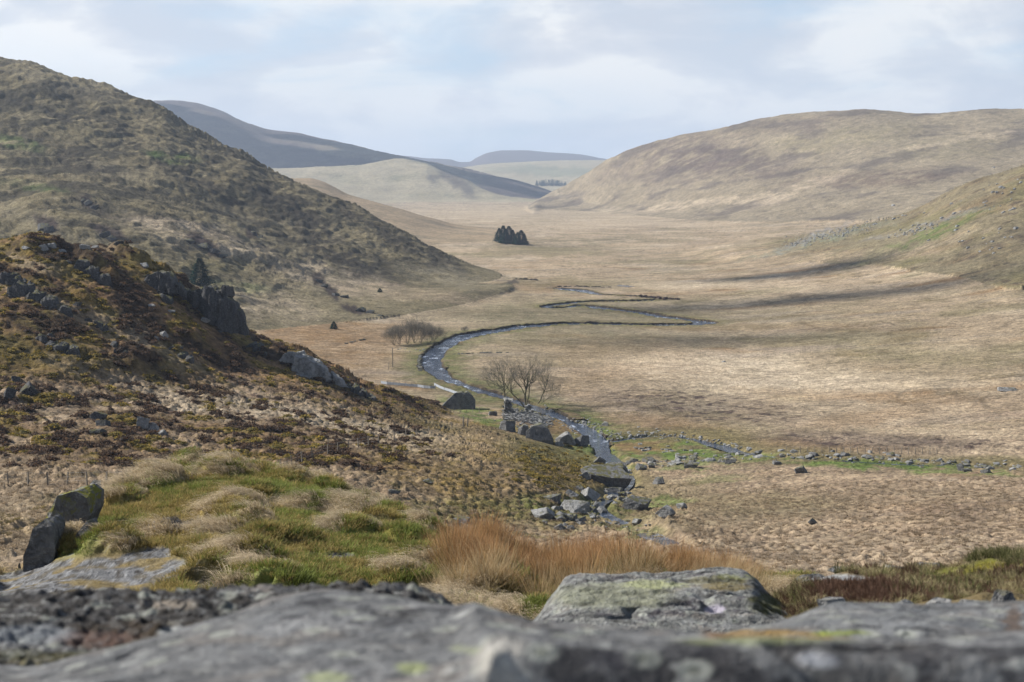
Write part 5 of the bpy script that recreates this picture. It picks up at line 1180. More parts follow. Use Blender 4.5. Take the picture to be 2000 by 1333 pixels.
hull_rock('tall dark boulder with a sunlit left edge, below the ruin', 1052, 862, [([(-26, 2), (-25, 20), (-12, 30), (4, 33), (18, 26), (30, 4), (28, -6), (-20, -6)], 0.0)], 5, 4.0, part='rock_body')
hull_rock('narrow dark boulder against the left side of the tall one below the ruin', 1020, 850, [([(-10, 0), (-8, 14), (2, 20), (12, 18), (16, -4), (-6, -5)], 0.0)], 6, 2.5, part='rock_body')

_r = np.random.RandomState(333)
for k in range(46):     # smaller half-buried boulders spilling down the gorge
    t_ = _r.uniform(); px_ = float(np.interp(t_, [0, .3, .6, 1], [1228, 1205, 1140, 1110])) + _r.normal() * 34; py_ = float(np.interp(t_, [0, .3, .6, 1], [905, 945, 985, 1030])) + _r.normal() * 6
    w_ = _r.uniform(10, 30); lb, nm = '', ''
    near = min([('the broad flat-topped boulder', 1185, 938), ('the upright boulder in the gorge', 1150, 965), ('the huge mossy-topped boulder', 1242, 985), ('the long pale sloping slab', 1122, 995), ('the square black-sided boulder', 1252, 910), ('the black pyramid rock', 1100, 1008), ('the low slanting boulder', 1080, 972), ('the lower pool', 1215, 1022)], key=lambda q: math.hypot(q[1] - px_, q[2] - py_))
    dx, dy = px_ - near[1], py_ - near[2]; side = 'right of' if dx > abs(dy) * 1.2 else ('left of' if -dx > abs(dy) * 1.2 else ('below' if dy > 0 else 'above'))
    pl = k % 3 == 0
    B_('boulder', '%s %s half-buried boulder %s %s %s' % (('narrow' if w_ < 14 else 'small' if w_ < 20 else 'medium' if w_ < 25 else 'stout'), 'pale' if pl else 'dark', 'close' if math.hypot(dx, dy) < 22 else 'further', side, near[0]), px_, py_, w_, w_ * _r.uniform(0.4, 0.75), 1000 + k, 3, 0.8, _r.normal() * 0.15, m_rock_pale if pl else m_rock, 8 + k % 5, 0.09, 'small boulders in the gorge', 0.4)

# outcrops on the heathery ridge and on the hill behind
def crag(label, px, py, bodies, seed, depth_m, mat=None, rough=0.75):
    return hull_rock(label, px, py, bodies, seed, depth_m, 'rock_outcrop', 'rock outcrop', rough, mat or m_crag, 'rock_block', None, 0.42)
crag('tall jointed crag with sunlit top and black right side, ending the heathery ridge', 420, 640, [
    ([(-78, 40), (-70, 62), (-56, 70), (-44, 66), (-40, 30), (-60, 24)], 1.5), ([(-52, 26), (-50, 62), (-40, 76), (-28, 74), (-24, 24)], 1.0), ([(-30, 20), (-30, 66), (-22, 80), (-10, 76), (-8, 14)], 0.6),
    ([(-14, 4), (-12, 62), (-4, 74), (8, 72), (14, 56), (16, 0)], 0.2), ([(10, 52), (8, 70), (14, 82), (20, 80), (24, 60)], 0.4), ([(4, -8), (8, 54), (22, 60), (38, 46), (46, 24), (50, -12)], 0.0),
    ([(34, -12), (38, 34), (50, 30), (62, 4), (68, -16)], 0.4), ([(-70, 14), (-66, 30), (-50, 32), (-36, 18), (-40, 6)], -0.6), ([(-100, 52), (-92, 72), (-76, 66), (-74, 46)], 2.0)], 21, 6.0)
crag('dark crag with a deep shadowed face, left of the tall jointed crag', 310, 575, [
    ([(-44, 4), (-40, 24), (-22, 38), (-2, 44), (6, 40), (2, 0)], 0.5), ([(-8, 0), (0, 44), (14, 40), (30, 26), (38, 4)], 0.0), ([(-66, 14), (-60, 30), (-44, 34), (-36, 12)], 1.0), ([(24, 0), (28, 22), (44, 14), (52, -6)], 0.3), ([(-20, -14), (-14, 0), (20, 0), (36, -16)], -1.0)], 23, 6.0)
crag('broad pale lichened crag above the pale panel fence', 600, 735, [
    ([(-64, 10), (-60, 30), (-46, 44), (-24, 44), (-16, 18), (-30, 4)], 0.5), ([(-34, 4), (-28, 40), (-6, 36), (16, 26), (22, 0)], 0.0), ([(6, -8), (12, 26), (34, 14), (50, -4), (56, -20)], 0.3), ([(-22, -10), (-18, 6), (10, 2), (14, -14)], -0.8), ([(46, -22), (50, 0), (70, -10), (84, -24)], 0.5)], 25, 5.0, m_rock_pale, 0.6)
outcrop('pale crag at the crown of the heathery ridge', [(82, 490, 26, 18, 0), (100, 484, 22, 14, 0), (48, 486, 20, 9, 0)], 260, m_rock_pale)
outcrop('row of small pale crags along the crown of the ridge', [(165, 486, 22, 12, 0), (185, 488, 18, 12, 0), (120, 494, 20, 10, 0), (280, 522, 22, 12, 0)], 265, m_rock_pale)
outcrop('twin rounded grey crags at the left edge of the picture', [(16, 782, 36, 34, 0), (52, 772, 48, 36, 0), (30, 744, 20, 16, 0)], 270)
outcrop('stepped grey crag among heather on the left slope', [(188, 818, 44, 22, 0), (196, 832, 40, 16, 0), (190, 846, 34, 12, 0)], 280)
outcrop('pale blocky crag with a black right side on the left slope', [(277, 838, 34, 34, 0), (298, 842, 30, 26, -12), (315, 852, 24, 14, -15)], 290, m_rock_pale)
outcrop('thin dark crag poking up behind the grassy knoll', [(382, 905, 28, 44, -14), (396, 905, 26, 28, -18)], 300)
def dark_crag(lab, px, py, w_, h_, sd):
    r_ = np.random.RandomState(sd); bl = []
    for j in range(3 + sd % 2):
        x0 = -w_ / 2 + j * w_ / 3.2; ww = w_ / 2.4; hh = h_ * r_.uniform(0.6, 1.0); dz = -j * h_ * 0.28
        bl.append(([(x0, dz - 4), (x0 + ww * 0.1, dz + hh * 0.7), (x0 + ww * 0.4, dz + hh), (x0 + ww * 0.8, dz + hh * 0.85), (x0 + ww, dz - 8)], 0.6 - 0.3 * j))
    crag(lab, px, py, bl, sd, 3.5)
for a_ in [('black crag face above the tan path on the far left of the ridge', 60, 590, 110, 46, 801), ('dark crag in the heather at the left edge below the ridge crown', 20, 560, 60, 34, 802), ('broken dark crag under the ridge crown', 150, 530, 90, 30, 803), ('small dark crag in the middle of the heathery ridge', 230, 690, 50, 26, 804),
           ('dark rocky nose at the right end of the heathery ridge', 690, 768, 60, 24, 805), ('dark crag between the pale lichened crag and the ridge end', 500, 690, 50, 24, 806), ('long low dark crag on the ridge left of the heathery hollow', 95, 680, 80, 24, 807), ('dark crag below the scattered rocks of the ridge', 350, 700, 56, 22, 808)]:
    dark_crag(*a_)
outcrop('rocks in a heathery hollow below the dark crag', [(190, 640, 24, 18, 0), (202, 648, 18, 20, 0), (172, 628, 16, 10, 0), (150, 598, 18, 12, 0), (100, 604, 22, 16, 0)], 310)
outcrop('scattered rocks below the tall jointed crag', [(318, 658, 22, 16, 0), (304, 664, 16, 10, 0), (295, 600, 18, 8, 0), (335, 612, 16, 8, 0), (398, 630, 26, 12, 0)], 320, m_rock_pale)
outcrop('low grey rock just left of the thin dark crag', [(312, 914, 26, 12, 0), (300, 916, 14, 8, 0)], 330, m_rock_pale)
outcrop('dark crag on the lower left hillside with a white top', [(170, 402, 22, 16, -10), (182, 408, 20, 12, -10), (160, 396, 8, 12, 0)], 340)
outcrop('black rounded crag low on the left hillside', [(82, 450, 30, 24, -8), (94, 456, 26, 18, -8)], 345)
outcrop('grey crag on the left hillside above the ridge crown', [(205, 464, 24, 16, -10), (216, 470, 24, 14, -12), (232, 476, 24, 10, -12)], 350)
outcrop('dark heathery crag by the pale grass on the left hillside', [(396, 486, 32, 16, -8), (415, 496, 30, 12, -12), (432, 504, 26, 8, -12), (365, 474, 30, 10, 0)], 355)
outcrop('small dark crag halfway along the left hillside', [(495, 460, 16, 12, -8), (506, 466, 18, 8, -10)], 360)
outcrop('dark rocky rib in the pale grass beyond the ridge', [(622, 552, 22, 12, -14), (634, 562, 18, 8, -14), (655, 578, 18, 8, 0), (672, 582, 18, 7, 0)], 365)
outcrop('dark grassy knuckle of rock at the toe of the pale slope', [(706, 610, 30, 14, -4), (722, 612, 22, 10, -8), (742, 618, 16, 6, -8)], 370)

# the leaning mossy rocks at the left of the knoll
def near_rock(label, px, py, w_, h_, seed, tilt, mat, depth=0.6, Y=None):
    g = ground_at(px, py, 'knoll') if Y is None else Vector(((px - 1000) / F * Y, Y, ray(px, py)[1] * Y))
    return boulder('leaning_rock' if 'lean' in label or 'moss' in label else 'boulder', label, px, py, w_, h_, seed, 5, depth, R(tilt), mat, 8, 0.035, pos=g, sink=0.12, cat='rock')
hull_rock('leaning rock with a thick cap of yellow-green moss, left of the knoll', 105, 1080, [([(-42, -20), (-40, 30), (-34, 78), (-8, 118), (28, 126), (50, 112), (54, 78), (36, 34), (0, -25)], 0.0)], 3, 0.8, 'leaning_rock', 'rock', 0.03, m_rock_moss, 'rock_body', 18.5, 0.045)
hull_rock('tall thin grey rock leaning against the moss-capped one', 55, 1115, [([(-34, -20), (-30, 30), (-12, 84), (10, 104), (28, 92), (34, 40), (14, -24)], 0.0)], 5, 0.5, 'leaning_rock', 'rock', 0.025, m_rock_lean, 'rock_body', 17.6, 0.045)
hull_rock('small pale wedge of rock leaning under the moss-capped one', 130, 1080, [([(-24, -20), (-14, 20), (20, 62), (34, 50), (10, -20)], 0.0)], 7, 0.4, 'leaning_rock', 'rock', 0.02, m_rock_lean, 'rock_body', 17.9, 0.045)
near_rock('small grey boulder just beyond the moss-capped rock', 172, 975, 36, 46, 411, 0, m_rock_pale, Y=24.0)
near_rock('thin slate stub standing at the left edge of the knoll', 14, 1116, 8, 24, 412, 4, m_rock, Y=19.0)
for k, (px_, py_, w_, h_, lab) in enumerate([(1768, 1124, 56, 22, 'white-faced rock set in the heather bank'), (1835, 1130, 66, 32, 'sloping grey rock behind the heather bank'), (1700, 1132, 130, 20, 'long grey slab behind the heather'), (1610, 1140, 80, 20, 'low grey rock at the left end of the heather bank'),
                                             (1640, 1192, 70, 26, 'pale rock under the heather at the left'), (1790, 1192, 50, 26, 'white quartz-streaked rock under the heather bank'), (1860, 1190, 60, 22, 'pale knobbly rock under the heather bank'), (1925, 1192, 46, 24, 'dark-and-white rock at the right under the heather bank'), (1990, 1190, 60, 44, 'black shaded rock at the right edge under the bank'),
                                             (1215, 1132, 44, 24, 'dark pebble-like rock on top of the humped rock')]):
    Yk = 8.0 if k < 4 else (5.2 if k < 9 else 7.3)
    if k == 9: continue
    v_ = ray(px_, py_)[1]; g = Vector(((px_ - 1000) / F * Yk, Yk, v_ * Yk))
    boulder('boulder', lab, px_, py_, w_, h_, 420 + k, 4, 0.7, 0, (m_rock_pale if 'pale' in lab or 'white' in lab else m_rock), 10, 0.05, pos=g, sink=0.15, cat='rock')

# loose stones too alike to tell apart
stone_shapes = []
for k in range(8):
    p_, f_ = rock_shape(600 + k, 2, 9, 0.05); p_ /= np.abs(p_).max(0); p_ *= A([1, 0.8, 0.7])
    stone_shapes.append(mesh_np('stone', p_, f_, m_rock_pale if k % 3 else m_rock, link=False).data)
LANDMARK = [('the split boulder', 893, 790), ('the ruin', 1015, 805), ('the pale boulder at the river bend', 1110, 858), ('the stream mouth', 1195, 852), ('the broad flat-topped boulder', 1185, 938), ('the square black-sided boulder', 1252, 910), ('the upright boulder in the gorge', 1150, 965),
            ('the huge mossy-topped boulder', 1242, 985), ('the speckled boulder', 1303, 998), ('the pale block in the lower stream', 1244, 1018), ('the long pale sloping slab', 1122, 995), ('the big knobbly boulder', 1564, 916), ('the dark boulder starting the stone line', 1427, 900), ('the bend in the side stream', 1385, 862),
            ('the pair-topped boulder', 1880, 912), ('the round boulder by the green flush', 1928, 918), ('the willow thicket', 805, 655), ('the loop of the river', 860, 712), ('the tall thin pole', 767, 700), ('the fence beyond the stream', 1650, 884)]
def stone_label(px_, py_, w_px, pale):
    nm, lx, ly = min(LANDMARK, key=lambda q: math.hypot(q[1] - px_, (q[2] - py_) * 1.6)); dx, dy = px_ - lx, py_ - ly
    far = 'just' if math.hypot(dx, dy) < 30 else ('a little way' if math.hypot(dx, dy) < 70 else 'well')
    side = 'right of' if dx > abs(dy) * 1.2 else ('left of' if -dx > abs(dy) * 1.2 else ('below' if dy > 0 else 'above'))
    size = 'tiny' if w_px < 7 else ('small' if w_px < 11 else ('middling' if w_px < 17 else 'larger'))
    return '%s %s stone %s %s %s' % (size, 'pale grey' if pale else 'dark grey', far, side, nm), nm
def stones(label, group, pts, smin, smax, seed, name='stone'):
    r = np.random.RandomState(seed)
    for (px_, py_) in pts:
        g = hit(px_, py_); s_ = r.uniform(smin, smax) * g.y / F * 0.5
        ki = r.randint(8); label, group = stone_label(px_, py_, 2 * s_ / g.y * F, ki % 3 != 0)
        o = bpy.data.objects.new(name, stone_shapes[ki]); COL.objects.link(o)
        o.location = (g.x, g.y, g.z + s_ * 0.02); o.scale = (s_, s_ * r.uniform(0.7, 1.2), s_ * r.uniform(0.5, 0.9)); o.rotation_euler = (r.normal() * 0.2, r.normal() * 0.2, r.uniform(0, 6.28))
        tag(o, label, 'stone', 'loose stones near ' + group)
def along(pts, n, jx, jy, seed):
    r = np.random.RandomState(seed); P = A(pts, float); seg = np.hypot(*np.diff(P, axis=0).T); cs = np.concatenate([[0], np.cumsum(seg)]); out = []
    for s in r.uniform(0, cs[-1], n): out.append((np.interp(s, cs, P[:, 0]) + r.normal() * jx, np.interp(s, cs, P[:, 1]) + r.normal() * jy))
    return out
stones('grey stone breaking the surface of the river below the ruin', 'stones in the river below the ruin', along([(1060, 800), (1100, 816), (1130, 832)], 34, 8, 4, 1), 5, 14, 2)
stones('grey stone in the rapids where the river nears the gorge', 'stones in the rapids above the gorge', along([(1130, 832), (1155, 848), (1168, 862), (1176, 884)], 34, 8, 4, 91), 6, 17, 92)
stones('grey stone in the river bend', 'stones in the river bend', along([(905, 752), (860, 732), (843, 712), (850, 690), (880, 668)], 34, 5, 3, 3), 4, 9, 4)
SEG = [('left end', [(1240, 905), (1320, 902), (1400, 899)]), ('first bend', [(1400, 899), (1470, 886), (1530, 890)]), ('middle', [(1530, 891), (1620, 893), (1700, 892)]), ('green flush', [(1700, 894), (1790, 898), (1870, 908)]), ('far right end', [(1870, 908), (1930, 912), (1995, 914)])]
for k, (nm, P_) in enumerate(SEG):
    stones('pale stone in the line of stones along the side stream, at its ' + nm, 'stones along the side stream at its ' + nm, along(P_, 17, 9, 5, 40 + k), 8, 24, 60 + k)
stones('small stone on the bank of the side stream close to the river', 'stones at the stream mouth', along([(1190, 850), (1260, 848), (1310, 850)], 14, 6, 3, 7), 5, 11, 8)
stones('small stone on the bank of the side stream where it bends down', 'stones at the bend of the side stream', along([(1340, 853), (1400, 864), (1445, 880)], 16, 8, 3, 27), 5, 12, 28)
stones('small stone on the green flat above the gorge', 'stones on the green flat', along([(1235, 876), (1300, 880), (1330, 884), (1370, 892)], 24, 10, 4, 9), 5, 16, 10)
stones('stone in the upper bed of the gorge', 'stones in the upper gorge', along([(1215, 925), (1225, 950), (1190, 980)], 20, 14, 6, 11), 6, 18, 12)
stones('stone in the lower bed of the gorge', 'stones in the lower gorge', along([(1180, 1000), (1150, 1015), (1220, 1022), (1265, 1036)], 22, 18, 6, 21), 6, 18, 22)
stones('grey stone of the tumbled wall by the willows', 'stones of the tumbled wall', along([(775, 684), (830, 684), (855, 680)], 14, 3, 1.5, 13), 4, 8, 14)
def scree(pts, smin, smax, seed):
    r = np.random.RandomState(seed); VV = []; FF = []; b0 = 0
    for (px_, py_) in pts:
        g = hit(px_, py_); s_ = r.uniform(smin, smax) * g.y / F * 0.5; p_, f_ = rock_shape(700 + r.randint(30), 1, 8, 0.05)
        VV.append(p_ * s_ * 1.3 * A([1, 0.9, 0.7]) + A(g)); FF.append(f_ + b0); b0 += len(p_)
    tag(mesh_np('scree', np.concatenate(VV), np.concatenate(FF), m_rock_pale, smooth=False), kind='stuff')
for k, L_ in enumerate(([(1100, 806), (1135, 822), (1165, 838), (1182, 852), (1192, 880)], [(1085, 822), (1120, 836), (1145, 852), (1152, 870)], [(1190, 852), (1300, 849), (1400, 866), (1450, 882)], [(1240, 908), (1500, 892), (1700, 897), (1990, 914)])):
    scree(along(L_, 130, 8, 4, 300 + k), 2, 7, 310 + k)
scree(along([(1545, 478), (1590, 468), (1640, 458), (1700, 438), (1715, 430)], 160, 10, 4, 15) + along([(1750, 462), (1790, 452), (1830, 440)], 60, 10, 3, 25), 2, 5, 16)
scree(along([(1750, 420), (1850, 440), (1900, 400), (1980, 350), (1900, 480), (1990, 470)], 70, 30, 16, 17), 3, 10, 18)

# ------------------------------------------------------------------ the ruin
def stone_boxes(rects, seed, jitter=0.12):
    """rects: list of (x, y, z, sx, sy, sz) stones; one mesh"""
    r = np.random.RandomState(seed); V_ = []; Fc = []
    cube = A([(-1, -1, -1), (1, -1, -1), (1, 1, -1), (-1, 1, -1), (-1, -1, 1), (1, -1, 1), (1, 1, 1), (-1, 1, 1)], float) * 0.5
    cf = A([(0, 3, 2, 1), (4, 5, 6, 7), (0, 1, 5, 4), (1, 2, 6, 5), (2, 3, 7, 6), (3, 0, 4, 7)])
    for i, (x, y, z, sx, sy, sz) in enumerate(rects):
        q = (cube + r.uniform(-jitter, jitter, cube.shape)) * A([sx, sy, sz]); q = rotz(q, r.normal() * 0.12)
        V_.append(q + A([x, y, z])); Fc.append(cf + 8 * i)
    return np.concatenate(V_), np.concatenate(Fc)
def ruin_wall(parent, g0, px, pyb, w_m, h_m, d_m, seed, ragged=0.3, left_high=0.0):
    g = hit(px, pyb); r = np.random.RandomState(seed); out = []
    z = 0.0
    while z < h_m:
        hh = r.uniform(0.18, 0.3); x = -w_m / 2
        while x < w_m / 2:
            ww = r.uniform(0.25, 0.6)
            top = h_m * (1 - ragged * abs(math.sin(x * 1.7 + seed)) - left_high * (x / w_m + 0.5))
            if z < top: out.append((x + ww / 2, r.normal() * 0.04, z + hh / 2 - 0.3, ww * 0.96, d_m * r.uniform(0.9, 1.08), hh * 0.94))
            x += ww
        z += hh * 0.97
    V_, Fc = stone_boxes(out, seed)
    o = mesh_np('wall', V_ + A(g) - A(g0), Fc, m_rock_pale, parent=parent, smooth=False); o['kind'] = 'stuff'; return o
g0 = hit(1010, 818)
ruin = bpy.data.objects.new('ruined_cottage', None); COL.objects.link(ruin); ruin.location = g0
tag(ruin, 'tumbled stone cottage ruin with one tall gable stub, under the bare trees', 'ruin')
ruin_wall(ruin, g0, 991, 810, 1.2, 3.6, 2.6, 1, 0.06); ruin_wall(ruin, g0, 1008, 812, 3.0, 0.9, 0.7, 2, 0.6); ruin_wall(ruin, g0, 1031, 806, 1.3, 2.2, 1.0, 3, 0.25, 0.2)
ruin_wall(ruin, g0, 1042, 810, 1.8, 1.3, 1.2, 4, 0.5, 0.4); ruin_wall(ruin, g0, 1005, 790, 0.8, 1.3, 0.8, 5, 0.2)
r = np.random.RandomState(9); hp = []
for k in range(620):
    t_ = r.uniform(); px_ = 985 + 88 * t_ + r.normal() * 5; py_ = 812 + 14 * t_ + r.normal() * 6
    g = hit(px_, py_); s_ = r.uniform(0.2, 0.6); mound = 0.7 * math.exp(-((px_ - 1020) / 40) ** 2)
    hp.append((g.x - g0.x, g.y - g0.y, g.z - g0.z + r.uniform(0, mound) + 0.1, s_, s_ * r.uniform(0.6, 1), s_ * r.uniform(0.4, 0.8)))
V_, Fc = stone_boxes(hp, 10, 0.2); o = mesh_np('fallen_stones', V_, Fc, m_rock_pale, parent=ruin, smooth=False); o['kind'] = 'stuff'
# low drystone remains across the valley floor
def low_wall(label, pts, seed, hgt=0.7):
    a = hit(*pts[0]); root = bpy.data.objects.new('stone_wall', None); COL.objects.link(root); root.location = a; tag(root, label, 'wall')
    r = np.random.RandomState(seed); out = []
    for p0, p1 in zip(pts[:-1], pts[1:]):
        A0 = hit(*p0); B0 = hit(*p1); n = max(4, int((B0 - A0).length / 0.5))
        for i in range(n):
            g = A0.lerp(B0, i / n)
            if r.uniform() < 0.25 + 0.5 * (math.sin(i * 0.7 + seed) > 0.5): continue
            for k in range(2): out.append((g.x - a.x + r.normal() * 0.15, g.y - a.y + r.normal() * 0.3, g.z - a.z + k * hgt * 0.45 + r.uniform(0, 0.1), r.uniform(0.4, 0.8), r.uniform(0.4, 0.8), hgt * 0.55))
    V_, Fc = stone_boxes(out, seed, 0.16); o = mesh_np('stones', V_, Fc, m_rock, parent=root, smooth=False); o['kind'] = 'stuff'
low_wall('short stretch of ruined stone wall in the brown bracken left of the willows', [(676, 672), (695, 667), (716, 663)], 31, 0.35)
low_wall('grassed-over stone wall inside the river loop', [(895, 692), (930, 690), (965, 689), (1000, 690)], 32, 0.22)
low_wall('broken stone wall along the stream, left of the river bend', [(820, 726), (818, 706), (822, 694)], 33, 0.35)

# ------------------------------------------------------------------ trees
m_bark, t, b = material('bare_bark', 0.9, 0.15)
p = t.new('ShaderNodeNewGeometry').outputs['Position']
t.l.new(t.mix(t.ramp(t.noise(p, 1.6, 4, 0.6), [(0.4, 0.0), (0.6, 1.0)]), (0.085, 0.072, 0.055), (0.13, 0.125, 0.07)), b.inputs['Base Color'])
m_twig, t, b = material('grey_twigs', 0.9, 0.15); b.inputs['Base Color'].default_value = (0.105, 0.098, 0.083, 1)
m_needle, t, b = material('spruce_needles', 1.0, 0.0)
rn = t.new('ShaderNodeVertexColor', layer_name='col').outputs[0]; t.l.new(rn, b.inputs['Base Color'])

def tubes(paths, sides):
    """paths: list of (points [n,3], radii [n])"""
    V_ = []; Q = []; base = 0; an = np.arange(sides) / sides * 6.28318
    for P, rd in paths:
        P = A(P); n = len(P); d = np.gradient(P, axis=0); d /= np.linalg.norm(d, axis=1)[:, None] + 1e-9
        ref = A([0.3, 0.9, 0.2]); a = np.cross(d, ref); a /= np.linalg.norm(a, axis=1)[:, None] + 1e-9; b_ = np.cross(d, a)
        ring = P[:, None] + (a[:, None] * np.cos(an)[None, :, None] + b_[:, None] * np.sin(an)[None, :, None]) * A(rd)[:, None, None]
        V_.append(ring.reshape(-1, 3)); idx = base + np.arange(n * sides).reshape(n, sides); nx = np.roll(idx, -1, 1)
        Q.append(np.stack([idx[:-1], nx[:-1], nx[1:], idx[1:]], -1).reshape(-1, 4)); base += n * sides
    return np.concatenate(V_), np.concatenate(Q)
def grow(r, start, dirn, length, rad, level, out, maxlev, upward=0.25, bend=0.18, kids=(7, 6, 5, 4), spread=0.75):
    n = 6 if level < 2 else (4 if level < 4 else 3); P = [A(start)]; d = A(dirn) / np.linalg.norm(dirn)
    for i in range(n):
        d = d + r.normal(size=3) * bend + A([0, 0, upward * 0.3]); d /= np.linalg.norm(d); P.append(P[-1] + d * length / n)
    rd = rad * (1 - np.linspace(0, 1, n + 1) * 0.72); out[min(level, 5)].append((P, rd))
    if level >= maxlev: return
    k = kids[min(level, len(kids) - 1)]
    for i in range(k):
        t_ = r.uniform(0.25, 1.0) if level else r.uniform(0.35, 1.0); j = min(int(t_ * n), n - 1); s = P[j] + (P[j + 1] - P[j]) * (t_ * n - j)
        dd = P[j + 1] - P[j]; dd /= np.linalg.norm(dd); side = r.normal(size=3); side -= side.dot(dd) * dd; side /= np.linalg.norm(side)
        nd = dd * (1 - spread * 0.45) + side * spread + A([0, 0, upward])
        grow(r, s, nd, length * r.uniform(0.5, 0.78) * (1.05 - 0.3 * t_), rad * (1 - 0.6 * t_) * 0.62, level + 1, out, maxlev, upward, bend, kids, spread)
def bare_tree(label, px, pyb, hpx, seed, lean=0.0, stems=None, maxlev=4, kids=(7, 6, 5, 4), name='bare_tree', cat='tree', group=None, g=None, frac=0.5, spread=0.75):
    g = g or hit(px, pyb); h = hpx * g.y / F; r = np.random.RandomState(seed); out = [[] for _ in range(6)]
    for (dx, dy, ln, rd) in (stems or [(lean, 0, frac, 0.030)]):
        grow(r, (0, 0, -0.3), (dx, dy, 1), h * ln, h * rd, 0, out, maxlev, kids=kids, spread=spread)
    root = bpy.data.objects.new(name, None); COL.objects.link(root); root.location = g; tag(root, label, cat, group)
    V_, Q = tubes(out[0], 7); mesh_np('trunk', V_, Q, m_bark, parent=root)
    if out[1] or out[2]: V_, Q = tubes(out[1] + out[2], 5); mesh_np('branches', V_, Q, m_bark, parent=root)
    tw = out[3] + out[4] + out[5]
    if tw: V_, Q = tubes([(p_, np.maximum(A(r_), 0.008)) for p_, r_ in tw], 3); mesh_np('twigs', V_, Q, m_twig, parent=root)
    return root
bare_tree('left-hand bare alder with a fine twiggy crown, behind the gable stub', 983, 797, 92, 3, 0.0, [(0.02, 0.0, 0.78, 0.020)], 4, (13, 6, 4, 3), spread=0.85)
bare_tree('largest bare tree with a forking crown, behind the middle of the ruin', 1026, 797, 96, 8, 0, [(0.03, 0, 0.74, 0.024), (-0.6, 0.1, 0.78, 0.015), (0.25, 0.1, 0.78, 0.015)], 4, (8, 5, 4, 3), spread=0.6)
bare_tree('bare tree leaning right over the river at the right end of the ruin', 1043, 797, 92, 14, 0, [(0.5, 0.0, 0.76, 0.020), (1.9, -0.1, 0.55, 0.009)], 4, (8, 5, 4, 3), spread=0.65)
# thicket of leafless willows
r = np.random.RandomState(77)
for k in range(7):
    px_ = 770 + 13 * k + r.normal() * 2
    lab = ['leafless willow at the left end of the round thicket', 'leafless willow second from the left in the thicket', 'leafless willow third from the left in the thicket', 'leafless willow in the middle of the thicket', 'leafless willow right of the middle of the thicket', 'leafless willow second from the right in the thicket', 'leafless willow at the right end of the round thicket'][k]
    hh = 40 - 9 * abs(k - 3) / 3.0
    stems = [(r.normal() * 0.45 + (k - 3) * 0.08, r.normal() * 0.35, 0.85, 0.007) for _ in range(12)]
    bare_tree(lab, px_, 672 + r.normal() * 1.5, hh, 90 + k, 0, stems, 3, (7, 5, 4), 'willow', 'willow', 'leafless willows in the thicket', spread=0.6)
bare_tree('small lone bare willow on the river bank right of the thicket', 908, 650, 17, 120, 0, [(r.normal() * 0.5, 0, 0.6, 0.014) for _ in range(4)], 3, (6, 6, 5), 'willow', 'willow')

def spruce_mesh(seed, h=1.0, wdt=0.42, n=2400, ragged=0.22, taper=1.0, size=1.0):
    """crown of a conifer, unit height, many small drooping sprays"""
    r = np.random.RandomState(seed); t_ = r.uniform(0.03, 0.99, n) ** 0.9; az = r.uniform(0, 6.283, n)
    tiers = 0.5 + 0.5 * np.sin(t_ * 60 + 1.3 * np.sin(az * 3 + seed)); lob = 1 + ragged * np.sin(az * 2 + seed) * np.sin(t_ * 9 + seed)
    env = wdt * 0.5 * (1 - t_) ** taper * lob * (0.55 + 0.45 * tiers) + 0.03
    rad = env * np.sqrt(r.uniform(0.25, 1, n)); z = t_ * h
    c = np.stack([np.cos(az) * rad, np.sin(az) * rad, z], -1); d = np.stack([np.cos(az), np.sin(az), -0.25 + 0.5 * t_], -1)
    s = size * 0.065 * r.uniform(0.6, 1.3, n) * (1.15 - 0.6 * t_); tn = np.stack([-np.sin(az), np.cos(az), r.normal(0, .3, n)], -1)
    a = c - tn * s[:, None] * 0.45 - d * s[:, None] * 0.3; b_ = c + tn * s[:, None] * 0.45 - d * s[:, None] * 0.3; e = c + d * s[:, None] * 0.9
    V_ = np.stack([a, b_, e], 1).reshape(-1, 3); tone = r.uniform(0.7, 1.35, n)
    cl = A((0.009, 0.032, 0.022))[None] * tone[:, None]
    return V_, np.arange(3 * n).reshape(n, 3), np.repeat(cl, 3, 0)
_sp = []
for k, (wd_, tp) in enumerate([(0.76, 0.85), (0.70, 0.8), (0.86, 0.8)]):
    V_, Fc, C_ = spruce_mesh(800 + k, 1, wd_, 3800, taper=tp); cr = mesh_np('crown', V_, Fc, m_needle, cols=C_, link=False, smooth=False)
    Vt, Qt = tubes([([(0, 0, -0.04), (0, 0, 0.3), (0, 0, 0.95)], [0.022, 0.016, 0.002])], 6); tk = mesh_np('trunk', Vt, Qt, m_bark, link=False)
    _sp.append((cr.data, tk.data))
def spruce(label, px, pyb, hpx, k, group=None, wide=1.0, name='spruce_tree', g=None):
    g = g or hit(px, pyb); h = hpx * g.y / F; root = bpy.data.objects.new(name, None); COL.objects.link(root); root.location = g; tag(root, label, 'tree', group)
    for nm, me in (('crown', _sp[k % 3][0]), ('trunk', _sp[k % 3][1])):
        o = bpy.data.objects.new(nm, me); COL.objects.link(o); o.parent = root; o.scale = (h * wide, h * wide, h)
    root.rotation_euler = (0, 0, k * 1.3); return root
gp = 'spruces in the small clump'
